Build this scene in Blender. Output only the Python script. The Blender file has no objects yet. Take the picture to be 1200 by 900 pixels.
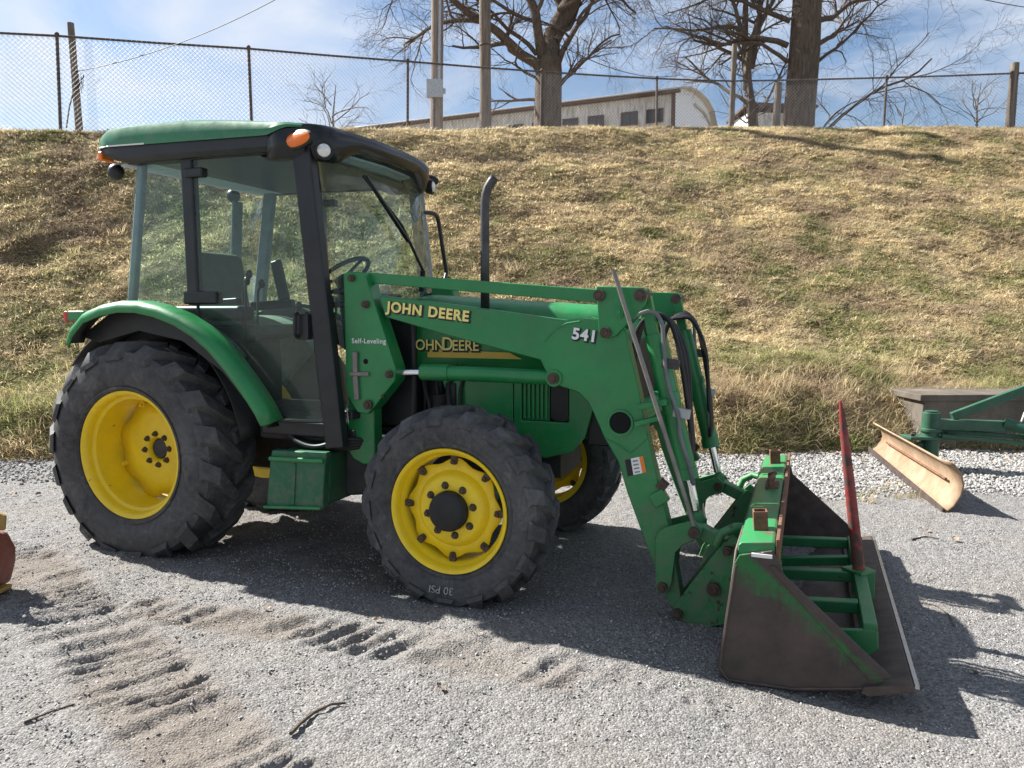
import bpy, bmesh, math, random
import numpy as np
from mathutils import Vector, Matrix
R = math.radians
PI = math.pi
rnd = random.Random(7)
rng = np.random.default_rng(11)
SC = bpy.context.scene
COL = SC.collection

# ------------------------------------------------------------------ camera, sky, sun
CAM_H = 1.55
cam_d = bpy.data.cameras.new('camera')
cam_d.sensor_width = 36.0
cam_d.lens = 27.0
cam_d.clip_start = 0.05
cam_d.clip_end = 2000
cam = bpy.data.objects.new('camera', cam_d)
cam.location = (0, 0, CAM_H)
cam.rotation_euler = (R(90 - 5.27), 0, 0)
COL.objects.link(cam)
SC.camera = cam

TH = R(21.0)                                   # tractor heading, nose towards the camera's right
EX = Vector((math.cos(TH), -math.sin(TH), 0))
EY = Vector((math.sin(TH), math.cos(TH), 0))
ORG = Vector((-2.174, 5.639, 0))
ld = EX * 1.12 + EY * (-0.17)                  # horizontal travel of the light per metre of height
SUN_EL = math.atan(1 / ld.length)
sun_d = bpy.data.lights.new('sun', 'SUN')
sun_d.energy = 5.0
sun_d.angle = R(0.53)
sun_d.color = (1.0, 0.96, 0.90)
sun = bpy.data.objects.new('sun', sun_d)
sun.rotation_euler = Vector((ld.x, ld.y, -1)).to_track_quat('-Z', 'Y').to_euler()
sun.location = (-20, 20, 30)
COL.objects.link(sun)

world = bpy.data.worlds.new('World')
SC.world = world
world.use_nodes = True
wn, wl = world.node_tree.nodes, world.node_tree.links
wn.clear()
w_out = wn.new('ShaderNodeOutputWorld')
w_bg = wn.new('ShaderNodeBackground')
w_bg.inputs['Strength'].default_value = 0.050
sky = wn.new('ShaderNodeTexSky')
sky.sky_type = 'NISHITA'
sky.sun_disc = False
sky.sun_elevation = SUN_EL
sky.sun_rotation = math.atan2(-ld.x, -ld.y)
sky.air_density = 1.0
sky.dust_density = 0.6
sky.ozone_density = 2.0
w_tc = wn.new('ShaderNodeTexCoord')
w_map = wn.new('ShaderNodeMapping')
w_map.inputs['Scale'].default_value = (1.0, 1.0, 2.6)
w_map.inputs['Location'].default_value = (0.35, 0.1, 0.2)
w_n = wn.new('ShaderNodeTexNoise')
w_n.inputs['Scale'].default_value = 3.1
w_n.inputs['Detail'].default_value = 7
w_n.inputs['Roughness'].default_value = 0.55
w_n.inputs['Distortion'].default_value = 0.5
w_r = wn.new('ShaderNodeValToRGB')
w_r.color_ramp.elements[0].position = 0.40
w_r.color_ramp.elements[1].position = 0.66
w_mix = wn.new('ShaderNodeMixRGB')
w_mix.inputs['Color2'].default_value = (5.9, 6.3, 7.0, 1)
wl.new(w_tc.outputs['Generated'], w_map.inputs['Vector'])
wl.new(w_map.outputs['Vector'], w_n.inputs['Vector'])
wl.new(w_n.outputs['Fac'], w_r.inputs['Fac'])
wl.new(w_r.outputs['Color'], w_mix.inputs['Fac'])
wl.new(sky.outputs['Color'], w_mix.inputs['Color1'])
wl.new(w_mix.outputs['Color'], w_bg.inputs['Color'])
wl.new(w_bg.outputs['Background'], w_out.inputs['Surface'])

SC.view_settings.view_transform = 'Standard'
SC.view_settings.look = 'None'
SC.view_settings.gamma = 1
SC.view_settings.use_curve_mapping = False
SC.view_settings.exposure = 1.52

# ------------------------------------------------------------------ materials
class NT:
    def __init__(s, name):
        s.m = bpy.data.materials.new(name)
        s.m.use_nodes = True
        s.n, s.l = s.m.node_tree.nodes, s.m.node_tree.links
        s.b = s.n['Principled BSDF']
        s.out = s.n['Material Output']
        s.tc = s.n.new('ShaderNodeTexCoord')
    def noise(s, scale, detail=4, rough=0.55, src='Object', dist=0.0, stretch=None):
        t = s.n.new('ShaderNodeTexNoise')
        t.inputs['Scale'].default_value = scale
        t.inputs['Detail'].default_value = detail
        t.inputs['Roughness'].default_value = rough
        t.inputs['Distortion'].default_value = dist
        v = s.tc.outputs[src]
        if stretch:
            mp = s.n.new('ShaderNodeMapping')
            mp.inputs['Scale'].default_value = stretch
            s.l.new(v, mp.inputs['Vector'])
            v = mp.outputs['Vector']
        s.l.new(v, t.inputs['Vector'])
        return t.outputs['Fac']
    def voronoi(s, scale, src='Object', feature='F1', out='Color'):
        t = s.n.new('ShaderNodeTexVoronoi')
        t.feature = feature
        t.inputs['Scale'].default_value = scale
        s.l.new(s.tc.outputs[src], t.inputs['Vector'])
        return t.outputs[out]
    def ramp(s, fac, lo, hi, c0=(0, 0, 0), c1=(1, 1, 1)):
        r = s.n.new('ShaderNodeValToRGB')
        e = r.color_ramp.elements
        e[0].position, e[1].position = lo, hi
        e[0].color, e[1].color = (*c0, 1), (*c1, 1)
        s.l.new(fac, r.inputs['Fac'])
        return r.outputs['Color']
    def mix(s, fac, a, b, mode='MIX'):
        x = s.n.new('ShaderNodeMixRGB')
        x.blend_type = mode
        for k, v in (('Fac', fac), ('Color1', a), ('Color2', b)):
            if isinstance(v, (int, float)):
                x.inputs[k].default_value = v
            elif isinstance(v, tuple):
                x.inputs[k].default_value = (*v, 1)
            else:
                s.l.new(v, x.inputs[k])
        return x.outputs['Color']
    def math(s, op, a, b=0.5, clamp=False):
        x = s.n.new('ShaderNodeMath')
        x.operation = op
        x.use_clamp = clamp
        for i, v in enumerate((a, b)):
            if isinstance(v, (int, float)):
                x.inputs[i].default_value = v
            else:
                s.l.new(v, x.inputs[i])
        return x.outputs[0]
    def axis(s, src='Object'):
        x = s.n.new('ShaderNodeSeparateXYZ')
        s.l.new(s.tc.outputs[src], x.inputs[0])
        return x.outputs
    def bump(s, h, strength=0.3, dist=0.01):
        b = s.n.new('ShaderNodeBump')
        b.inputs['Strength'].default_value = strength
        b.inputs['Distance'].default_value = dist
        s.l.new(h, b.inputs['Height'])
        s.l.new(b.outputs['Normal'], s.b.inputs['Normal'])
    def set(s, color=None, rough=None, metal=None, spec=None):
        for k, v in (('Base Color', color), ('Roughness', rough), ('Metallic', metal), ('Specular IOR Level', spec)):
            if v is None:
                continue
            if isinstance(v, tuple):
                s.b.inputs[k].default_value = (*v, 1)
            elif isinstance(v, (int, float)):
                s.b.inputs[k].default_value = v
            else:
                s.l.new(v, s.b.inputs[k])
        return s.m

def paint(name, c, rough=0.38, dust=(0.20, 0.18, 0.14), dust_amt=0.25, chips=None, chip_lo=0.68, spec=0.5, var=0.25, splash=0.0):
    t = NT(name)
    f = t.ramp(t.noise(3.5, 5, 0.6), 0.3, 0.75)
    col = t.mix(f, tuple(v * (1 - var) for v in c), tuple(min(1, v * (1 + var * 0.5)) for v in c))
    d = t.math('MULTIPLY', t.ramp(t.noise(9, 8, 0.7, dist=0.6), 0.42, 0.8), dust_amt)
    col = t.mix(d, col, dust)
    ro = t.math('ADD', t.math('MULTIPLY', t.noise(14, 6, 0.7), 0.3), rough - 0.12)
    st_ = t.math('MULTIPLY', t.ramp(t.noise(6, 8, 0.7, stretch=(0.8, 0.8, 5), dist=0.4), 0.60, 0.82), dust_amt * 0.9)
    col = t.mix(st_, col, tuple(min(1, v * 1.6) for v in dust))
    if splash:
        mr = t.n.new('ShaderNodeMapRange'); mr.inputs['From Min'].default_value = 1.15; mr.inputs['From Max'].default_value = 0.15
        t.l.new(t.axis()[2], mr.inputs['Value'])
        sp_ = t.math('MULTIPLY', t.ramp(t.math('ADD', t.noise(11, 8, 0.75, dist=0.8), t.math('MULTIPLY', mr.outputs[0], 0.22)), 0.60, 0.80), splash)
        col = t.mix(sp_, col, (0.17, 0.145, 0.115)); ro = t.mix(sp_, ro, (0.9, 0.9, 0.9))
    if chips:
        k = t.ramp(t.noise(17, 7, 0.62, dist=0.3), chip_lo, chip_lo + 0.03)
        col = t.mix(k, col, chips)
        ro = t.mix(k, ro, (0.9, 0.9, 0.9))
    t.bump(t.noise(60, 3), 0.06, 0.004)
    return t.set(col, ro, 0, spec)

def plain(name, c, rough=0.6, metal=0.0, var=0.3, scale=12, bump=0.15, spec=0.4):
    t = NT(name)
    f = t.ramp(t.noise(scale, 6, 0.6), 0.25, 0.75)
    col = t.mix(f, tuple(v * (1 - var) for v in c), tuple(min(1, v * (1 + var)) for v in c))
    t.bump(t.noise(scale * 5, 4), bump, 0.004)
    return t.set(col, rough, metal, spec)

M = {}
GREEN = (0.011, 0.205, 0.055)
M['green'] = paint('green_paint', GREEN, 0.32, dust_amt=0.15, chips=(0.05, 0.035, 0.028), chip_lo=0.735, splash=0.45)
M['green_worn'] = paint('worn_green_paint', GREEN, 0.45, dust_amt=0.20, chips=(0.075, 0.045, 0.032), chip_lo=0.60, splash=0.5)
M['green_deck'] = paint('green_paint_implement', (0.008, 0.120, 0.050), 0.5, dust_amt=0.16, splash=0.5, chips=(0.06, 0.04, 0.03), chip_lo=0.66)
M['roof_green'] = paint('roof_green_paint', (0.015, 0.165, 0.060), 0.30, dust=(0.30, 0.32, 0.27), dust_amt=0.22)
M['yellow'] = paint('yellow_paint', (0.86, 0.60, 0.008), 0.42, dust=(0.36, 0.27, 0.08), dust_amt=0.30, chips=(0.10, 0.05, 0.03), chip_lo=0.69, var=0.12)
M['letter'] = plain('decal_yellow', (0.85, 0.70, 0.22), 0.5, var=0.08)
M['decal_black'] = plain('decal_black', (0.012, 0.012, 0.012), 0.5)
M['decal_white'] = plain('decal_white', (0.75, 0.75, 0.72), 0.5, var=0.06)
M['decal_orange'] = plain('decal_orange', (0.75, 0.20, 0.03), 0.5, var=0.1)
M['stripe'] = plain('decal_stripe_gold', (0.62, 0.42, 0.07), 0.5, var=0.1)
M['black'] = plain('black_plastic', (0.016, 0.017, 0.019), 0.42, var=0.4, scale=8, bump=0.05)
M['black_metal'] = paint('black_painted_metal', (0.020, 0.020, 0.022), 0.5, dust_amt=0.3)
M['engine'] = plain('grimy_engine_metal', (0.022, 0.021, 0.020), 0.7, var=0.5, scale=9, bump=0.4)
M['rubber_hose'] = plain('hose_rubber', (0.014, 0.014, 0.015), 0.55)
M['steel'] = plain('bare_steel', (0.45, 0.44, 0.42), 0.35, 0.9, var=0.2, scale=30)
M['chrome'] = plain('chromed_rod', (0.75, 0.75, 0.76), 0.16, 1.0, var=0.05)
M['line'] = plain('dull_steel_line', (0.16, 0.165, 0.17), 0.6, 0.4, var=0.3)
M['zinc'] = plain('galvanised_steel', (0.40, 0.41, 0.42), 0.5, 0.7, var=0.25, scale=20)
M['rod'] = plain('weathered_rod', (0.22, 0.20, 0.18), 0.55, 0.5, var=0.3)
M['pin'] = plain('rusty_pin', (0.085, 0.060, 0.045), 0.75, 0.2, var=0.5, scale=30)
M['rust'] = plain('rust', (0.15, 0.075, 0.045), 0.9, 0, var=0.5, scale=22, bump=0.5)
M['rust_dark'] = plain('dark_scraped_steel', (0.085, 0.066, 0.058), 0.62, 0.35, var=0.4, scale=14, bump=0.3)
M['exhaust'] = plain('exhaust_steel', (0.075, 0.072, 0.075), 0.5, 0.6, var=0.35, scale=12)
M['hole_shade'] = plain('hole_shade_black', (0.004, 0.004, 0.004), 0.9)  # near-black colour painting the shade inside holes
M['amber'] = NT('amber_lens').set((0.85, 0.17, 0.006), 0.22, 0, 0.6)
M['red_lens'] = NT('red_lens').set((0.55, 0.012, 0.012), 0.25, 0, 0.6)
M['lens'] = NT('clear_lamp_lens').set((0.72, 0.71, 0.66), 0.15, 0.2, 0.7)
M['seat'] = plain('seat_vinyl', (0.10, 0.115, 0.10), 0.6, var=0.2)
M['trim'] = plain('cab_trim', (0.19, 0.22, 0.25), 0.6, var=0.2)
M['liner'] = plain('cab_headliner', (0.44, 0.50, 0.56), 0.8, var=0.15)
M['interior'] = plain('cab_inner_panel', (0.17, 0.22, 0.17), 0.6, var=0.25)
M['wood_grey'] = None

def glass(name, tint, dust, dust_col=(0.42, 0.45, 0.40), low=False):
    t = NT(name)
    t.n.remove(t.b)
    tr = t.n.new('ShaderNodeBsdfTransparent'); tr.inputs['Color'].default_value = (*tint, 1)
    gl = t.n.new('ShaderNodeBsdfGlossy'); gl.inputs['Roughness'].default_value = 0.03
    df = t.n.new('ShaderNodeBsdfDiffuse'); df.inputs['Color'].default_value = (*dust_col, 1)
    lw = t.n.new('ShaderNodeLayerWeight'); lw.inputs['Blend'].default_value = 0.5
    fz = t.math('ADD', t.math('MULTIPLY', t.math('POWER', lw.outputs['Facing'], 4.0), 0.6), 0.022)
    m1 = t.n.new('ShaderNodeMixShader'); m2 = t.n.new('ShaderNodeMixShader')
    t.l.new(fz, m1.inputs[0]); t.l.new(tr.outputs[0], m1.inputs[1]); t.l.new(gl.outputs[0], m1.inputs[2])
    d = t.ramp(t.noise(5, 8, 0.7, dist=1.0), 0.25, 0.85, (dust * 0.35,) * 3, (dust * 1.5,) * 3)
    if low:
        z = t.axis()[2]
        k = t.n.new('ShaderNodeMapRange')
        k.inputs['From Min'].default_value = 1.65; k.inputs['From Max'].default_value = 1.42
        k.inputs['To Min'].default_value = 0.6; k.inputs['To Max'].default_value = 2.3
        t.l.new(z, k.inputs['Value'])
        d = t.math('MULTIPLY', d, k.outputs[0])
    t.l.new(d, m2.inputs[0]); t.l.new(m1.outputs[0], m2.inputs[1]); t.l.new(df.outputs[0], m2.inputs[2])
    t.l.new(m2.outputs[0], t.out.inputs['Surface'])
    return t.m
M['glass'] = glass('cab_glass', (0.89, 0.965, 0.94), 0.035)
M['door_glass'] = glass('dusty_door_glass', (0.86, 0.935, 0.905), 0.060, (0.20, 0.225, 0.19), True)
M['window_pane'] = NT('barn_window_glass').set((0.035, 0.04, 0.05), 0.12, 0, 0.6)

def mk_tyre():
    t = NT('dusty_tyre_rubber')
    big = t.ramp(t.noise(3.2, 6, 0.65, dist=0.5), 0.35, 0.72)
    fine = t.ramp(t.noise(26, 6, 0.7), 0.35, 0.75)
    c = t.mix(big, (0.026, 0.027, 0.030), (0.078, 0.079, 0.082))
    c = t.mix(t.math('MULTIPLY', fine, 0.5), c, (0.13, 0.122, 0.113))
    c = t.mix(t.math('MULTIPLY', t.ramp(t.noise(5.5, 8, 0.75, dist=1.2), 0.52, 0.72), 0.6), c, (0.19, 0.178, 0.162))
    t.bump(t.noise(70, 5, 0.7), 0.35, 0.006)
    return t.set(c, 0.72, 0, 0.35)
M['tyre'] = mk_tyre()

def mk_bucket():
    # scraped brown steel with the green paint that is left along the upper band and the diagonal crease
    t = NT('scraped_bucket_paint')
    ax = t.axis()
    x, z = ax[0], ax[2]
    n = t.noise(7, 7, 0.65, dist=0.5)
    nn = t.math('MULTIPLY', t.math('SUBTRACT', n, 0.5), 0.20)
    # signed distance below the diagonal from (3.90,.52) to (4.40,.08)
    dline = t.math('SUBTRACT', t.math('SUBTRACT', 0.525, t.math('MULTIPLY', t.math('SUBTRACT', x, 3.875), 0.86)), z)
    a = t.math('ADD', dline, nn)
    wid = t.math('SUBTRACT', 0.135, t.math('MULTIPLY', t.math('SUBTRACT', x, 3.80), 0.215))
    fine_ = t.math('MULTIPLY', t.math('SUBTRACT', t.noise(38, 6, 0.75), 0.5), 0.16)
    streak = t.math('MULTIPLY', t.math('SUBTRACT', t.noise(6, 6, 0.7, stretch=(5, 1, 0.6)), 0.5), 0.16)
    e_ = t.math('ADD', t.math('SUBTRACT', wid, a), t.math('ADD', fine_, streak))
    under = t.math('MULTIPLY', t.math('ADD', e_, 0.03), 11.0, True)
    over = t.math('MULTIPLY', t.math('ADD', dline, t.math('MULTIPLY', fine_, 0.4)), 40.0, True)
    g = t.math('MULTIPLY', under, over)
    sc = t.ramp(t.noise(40, 5, 0.7), 0.52, 0.64)
    g = t.math('MULTIPLY', g, t.math('SUBTRACT', 1.0, t.math('MULTIPLY', sc, 0.7)))
    br = t.mix(t.ramp(t.noise(6, 8, 0.7), 0.3, 0.75), (0.034, 0.026, 0.024), (0.085, 0.062, 0.052))
    c = t.mix(g, br, (0.013, 0.125, 0.030))
    c = t.mix(t.math('MULTIPLY', t.ramp(t.noise(5, 8, 0.75, stretch=(9, 1, 1.2)), 0.62, 0.74), 0.5), c, (0.16, 0.13, 0.11))
    t.bump(t.noise(34, 5, 0.7), 0.25, 0.005)
    return t.set(c, 0.6, 0.0, 0.4)
M['bucket'] = mk_bucket()

def mk_topbar():
    t = NT('worn_bucket_top_paint')
    n = t.ramp(t.noise(11, 7, 0.65, dist=0.5), 0.55, 0.66)
    c = t.mix(n, (0.020, 0.185, 0.060), (0.13, 0.07, 0.05))
    t.bump(t.noise(34, 5, 0.7), 0.2, 0.004)
    return t.set(c, 0.42, 0, 0.5)
M['topbar'] = mk_topbar()

# ------------------------------------------------------------------ mesh builder
def smooth(pts, k=5):
    P = [Vector(p) for p in pts]; out = []
    for i in range(len(P) - 1):
        a, b, c, d = P[max(i - 1, 0)], P[i], P[i + 1], P[min(i + 2, len(P) - 1)]
        for j in range(k):
            t = j / k
            out.append(0.5 * ((2 * b) + (c - a) * t + (2 * a - 5 * b + 4 * c - d) * t * t + (3 * b - a - 3 * c + d) * t ** 3))
    out.append(P[-1]); return out
class MB:
    def __init__(s):
        s.v, s.f = [], []
    def add(s, vs, fs):
        o = len(s.v)
        s.v += [tuple(p) for p in vs]
        s.f += [tuple(i + o for i in f) for f in fs]
        return s
    def box(s, x0, x1, y0, y1, z0, z1):
        return s.add([(x, y, z) for x in (x0, x1) for y in (y0, y1) for z in (z0, z1)],
                     [(0, 1, 3, 2), (4, 6, 7, 5), (0, 4, 5, 1), (2, 3, 7, 6), (0, 2, 6, 4), (1, 5, 7, 3)])
    def prism(s, poly, a0, a1, plane='xz'):
        mk = {'xz': lambda p, a: (p[0], a, p[1]), 'xy': lambda p, a: (p[0], p[1], a), 'yz': lambda p, a: (a, p[0], p[1])}[plane]
        n = len(poly)
        s.add([mk(p, a0) for p in poly] + [mk(p, a1) for p in poly],
              [tuple(range(n)), tuple(range(2 * n - 1, n - 1, -1))] + [(i, i + n, (i + 1) % n + n, (i + 1) % n) for i in range(n)])
        return s
    def bar(s, p, q, w, d, up=(0, 1, 0)):
        p, q = Vector(p), Vector(q)
        t = (q - p).normalized(); u = Vector(up)
        a = t.cross(u).normalized(); b = a.cross(t).normalized()
        vs = [c + a * (sx * w / 2) + b * (sy * d / 2) for c in (p, q) for sx, sy in ((-1, -1), (1, -1), (1, 1), (-1, 1))]
        return s.add(vs, [(3, 2, 1, 0), (4, 5, 6, 7)] + [(i, (i + 1) % 4, (i + 1) % 4 + 4, i + 4) for i in range(4)])
    def tube(s, pts, r, n=8, cap=True):
        pts = [Vector(p) for p in pts]
        rs = r if isinstance(r, (list, tuple)) else [r] * len(pts)
        t0 = (pts[1] - pts[0]).normalized()
        ref = Vector((0, 0, 1)) if abs(t0.z) < 0.9 else Vector((1, 0, 0))
        a = t0.cross(ref).normalized()
        vs, m = [], len(pts)
        for i, p in enumerate(pts):
            t = (pts[min(i + 1, m - 1)] - pts[max(i - 1, 0)]).normalized()
            a = (a - t * a.dot(t)).normalized(); b = t.cross(a)
            for k in range(n):
                an = 2 * PI * k / n
                vs.append(p + a * (rs[i] * math.cos(an)) + b * (rs[i] * math.sin(an)))
        fs = [(i * n + k, i * n + (k + 1) % n, (i + 1) * n + (k + 1) % n, (i + 1) * n + k) for i in range(m - 1) for k in range(n)]
        if cap:
            fs += [tuple(range(n - 1, -1, -1)), tuple((m - 1) * n + k for k in range(n))]
        return s.add(vs, fs)
    def cyl(s, p, q, r, n=20):
        return s.tube([p, q], r, n)
    def lathe(s, prof, n=48, cx=0, cz=0, closed=False):
        # profile of (radius, y) turned about the y axis
        vs = [(cx + r * math.cos(2 * PI * k / n), y, cz + r * math.sin(2 * PI * k / n)) for r, y in prof for k in range(n)]
        m = len(prof)
        fs = [(i * n + k, i * n + (k + 1) % n, ((i + 1) % m) * n + (k + 1) % n, ((i + 1) % m) * n + k) for i in range(m if closed else m - 1) for k in range(n)]
        return s.add(vs, fs)
    def disc(s, c, r, y, n=32, wob=None):
        vs = [(c[0] + (wob(2 * PI * k / n) if wob else r) * math.cos(2 * PI * k / n), y, c[1] + (wob(2 * PI * k / n) if wob else r) * math.sin(2 * PI * k / n)) for k in range(n)]
        return s.add(vs, [tuple(range(n))])
    def ball(s, c, rx, ry, rz, n=14, m=8):
        vs, fs = [], []
        for i in range(m + 1):
            th = PI * i / m
            for k in range(n):
                a = 2 * PI * k / n
                vs.append((c[0] + rx * math.sin(th) * math.cos(a), c[1] + ry * math.sin(th) * math.sin(a), c[2] + rz * math.cos(th)))
        fs = [(i * n + k, (i + 1) * n + k, (i + 1) * n + (k + 1) % n, i * n + (k + 1) % n) for i in range(m) for k in range(n)]
        return s.add(vs, fs)
    def sheet(s, grid):
        m, n = len(grid), len(grid[0])
        return s.add([p for row in grid for p in row], [(i * n + k, i * n + k + 1, (i + 1) * n + k + 1, (i + 1) * n + k) for i in range(m - 1) for k in range(n - 1)])
    def build(s, name, mat, parent=None, bevel=0.0, seg=2, smooth=True, loc=None, weld=False, recalc=True, solid=0.0):
        me = bpy.data.meshes.new(name)
        me.from_pydata(s.v, [], s.f)
        if recalc or weld:
            bm = bmesh.new(); bm.from_mesh(me)
            if weld:
                bmesh.ops.remove_doubles(bm, verts=bm.verts, dist=0.0005)
            bmesh.ops.recalc_face_normals(bm, faces=bm.faces)
            bm.to_mesh(me); bm.free()
        me.materials.append(mat)
        if smooth:
            me.polygons.foreach_set('use_smooth', [True] * len(me.polygons))
            me.set_sharp_from_angle(angle=R(38))
        o = bpy.data.objects.new(name, me)
        COL.objects.link(o)
        if parent is not None:
            o.parent = parent
        if loc is not None:
            o.location = loc
        if solid:
            sm = o.modifiers.new('solid', 'SOLIDIFY'); sm.thickness = solid; sm.offset = 0
        if bevel:
            b = o.modifiers.new('bevel', 'BEVEL')
            b.width = bevel; b.segments = seg; b.limit_method = 'ANGLE'; b.angle_limit = R(40)
            b.harden_normals = True
        return o

def tag(o, label=None, cat=None, group=None, kind=None):
    if label: o['label'] = label
    if cat: o['category'] = cat
    if group: o['group'] = group
    if kind: o['kind'] = kind
    return o
def empty(name, loc, rz=0.0):
    o = bpy.data.objects.new(name, None)
    o.location = loc; o.rotation_euler = (0, 0, rz)
    o.empty_display_size = 0.2
    COL.objects.link(o)
    return o
def copy_tree(o, parent=None):
    c = o.copy(); COL.objects.link(c); c.parent = parent
    for ch in list(o.children):
        copy_tree(ch, c)
    return c
def text_mesh(body, size, mat, name, parent, loc, rot, thick=0.0, bold=0.0, shear=0.0, xs=1.0, spacing=1.0):
    cu = bpy.data.curves.new(name, 'FONT')
    cu.body = body; cu.size = size; cu.extrude = thick; cu.offset = bold; cu.shear = shear; cu.space_character = spacing
    to = bpy.data.objects.new(name + '_curve', cu)
    COL.objects.link(to)
    dg = bpy.context.evaluated_depsgraph_get()
    me = bpy.data.meshes.new_from_object(to.evaluated_get(dg))
    bpy.data.objects.remove(to)
    me.name = name
    me.materials.clear(); me.materials.append(mat)
    o = bpy.data.objects.new(name, me)
    COL.objects.link(o)
    o.parent = parent; o.location = loc; o.rotation_euler = rot; o.scale = (xs, 1, 1)
    return o

# value noise on numpy grids
def vnoise(x, y, seed):
    g = np.random.default_rng(seed).random((256, 256))
    xi, yi = np.floor(x).astype(int), np.floor(y).astype(int)
    fx, fy = x - xi, y - yi
    fx, fy = fx * fx * (3 - 2 * fx), fy * fy * (3 - 2 * fy)
    a, b = g[xi & 255, yi & 255], g[(xi + 1) & 255, yi & 255]
    c, d = g[xi & 255, (yi + 1) & 255], g[(xi + 1) & 255, (yi + 1) & 255]
    return (a * (1 - fx) + b * fx) * (1 - fy) + (c * (1 - fx) + d * fx) * fy - 0.5
def fbm(x, y, freq, octs, seed, gain=0.5):
    v, a = 0, 1.0
    for i in range(octs):
        v = v + a * vnoise(x * freq + 17.3 * i, y * freq + 9.1 * i, seed + i)
        freq *= 2.03; a *= gain
    return v
def sstep(a, b, x):
    t = np.clip((x - a) / (b - a), 0, 1)
    return t * t * (3 - 2 * t)
def grid_obj(name, X, Y, Z, mat, attrs=None):
    ny, nx = X.shape
    co = np.stack([X, Y, Z], -1).reshape(-1, 3)
    i = np.arange((ny - 1) * nx).reshape(ny - 1, nx)[:, :-1].ravel()
    quads = np.stack([i, i + 1, i + nx + 1, i + nx], -1)
    me = bpy.data.meshes.new(name)
    me.vertices.add(len(co)); me.vertices.foreach_set('co', co.ravel().astype(np.float32))
    me.loops.add(quads.size); me.loops.foreach_set('vertex_index', quads.ravel().astype(np.int32))
    me.polygons.add(len(quads)); me.polygons.foreach_set('loop_start', np.arange(0, quads.size, 4, dtype=np.int32))
    me.update(calc_edges=True)
    me.polygons.foreach_set('use_smooth', np.ones(len(quads), bool))
    for k, a in (attrs or {}).items():
        at = me.attributes.new(k, 'FLOAT', 'POINT')
        at.data.foreach_set('value', a.ravel().astype(np.float32))
    if mat: me.materials.append(mat)
    o = bpy.data.objects.new(name, me)
    COL.objects.link(o)
    return o

# ------------------------------------------------------------------ terrain
def sight(py, Y):          # height at distance Y of a sight line through image row py (1200 x 900 photograph)
    b_ = (450 - py) / 900.0; cp, sp = math.cos(R(5.27)), math.sin(R(5.27))
    return CAM_H + Y * (b_ * cp - sp) / (cp + b_ * sp)
def toe_y(x):
    return 8.25 + 0.045 * np.clip(x, -8, 10) + 0.10 * np.sin(x * 1.7) + 0.06 * np.sin(x * 4.1 + 1)
BS = 1.18                  # scale of the bank about the camera's foot
def crest_y(x):
    u = x / BS
    return BS * np.where(u < 3.5, 12.8 + (np.clip(u, -14, 3.5) + 7.54) * 0.485, 18.15 - 0.09 * (np.clip(u, 3.5, 16) - 3.5))
def bank_z(x, y, rough=True):
    t, c = toe_y(x), crest_y(x)
    H = 1.53 + 0.2385 * c
    s = np.clip((y - t) / (c - t), 0, 1)
    lip = 0.34 * sstep(0.0, 0.055, s)
    prof = lip + (H - 0.34) * (s ** 1.04 - 0.10 * np.sin(PI * s) * (1 - s))
    # rounded brow, then the plateau climbing slowly
    z = prof - 0.10 * sstep(0.93, 1.0, s) + np.clip(y - c, 0, 400) * 0.055
    z = np.where(y < t, -0.06 - 0.3 * np.clip(t - y, 0, 1), z)
    if rough:
        m = sstep(0.0, 0.05, s) * (1 - 0.6 * sstep(0.95, 1.0, s))
        z = z + m * (0.20 * fbm(x, y, 0.7, 3, 3) + 0.10 * fbm(x, y, 3.1, 3, 8))
    return z

def mk_bank():
    t = NT('dry_turf_soil')
    g = t.ramp(t.noise(0.55, 4, 0.6), 0.42, 0.62)
    a = t.mix(t.ramp(t.noise(9, 6, 0.7), 0.3, 0.7), (0.10, 0.07, 0.045), (0.33, 0.25, 0.15))
    c = t.mix(t.math('MULTIPLY', g, 0.35), a, (0.085, 0.095, 0.035))
    t.bump(t.noise(22, 6, 0.75), 0.8, 0.04)
    return t.set(c, 0.95, 0, 0.1)
M['bank'] = mk_bank()
xs = np.concatenate([[-300, -120, -60, -30, -20], np.arange(-16, 18.01, 0.09), [20, 25, 34, 60, 120, 300]])
ys = np.concatenate([np.arange(7.2, 22.6, 0.09), np.arange(22.6, 31, 0.5), [32, 36, 42, 50, 60, 80, 110, 160, 260, 400]])
X, Y = np.meshgrid(xs, ys)
bank = grid_obj('grass_bank', X, Y, bank_z(X, Y), M['bank'])
tag(bank, 'dry grassy bank rising behind the tractor', None, None, 'structure')

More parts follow.
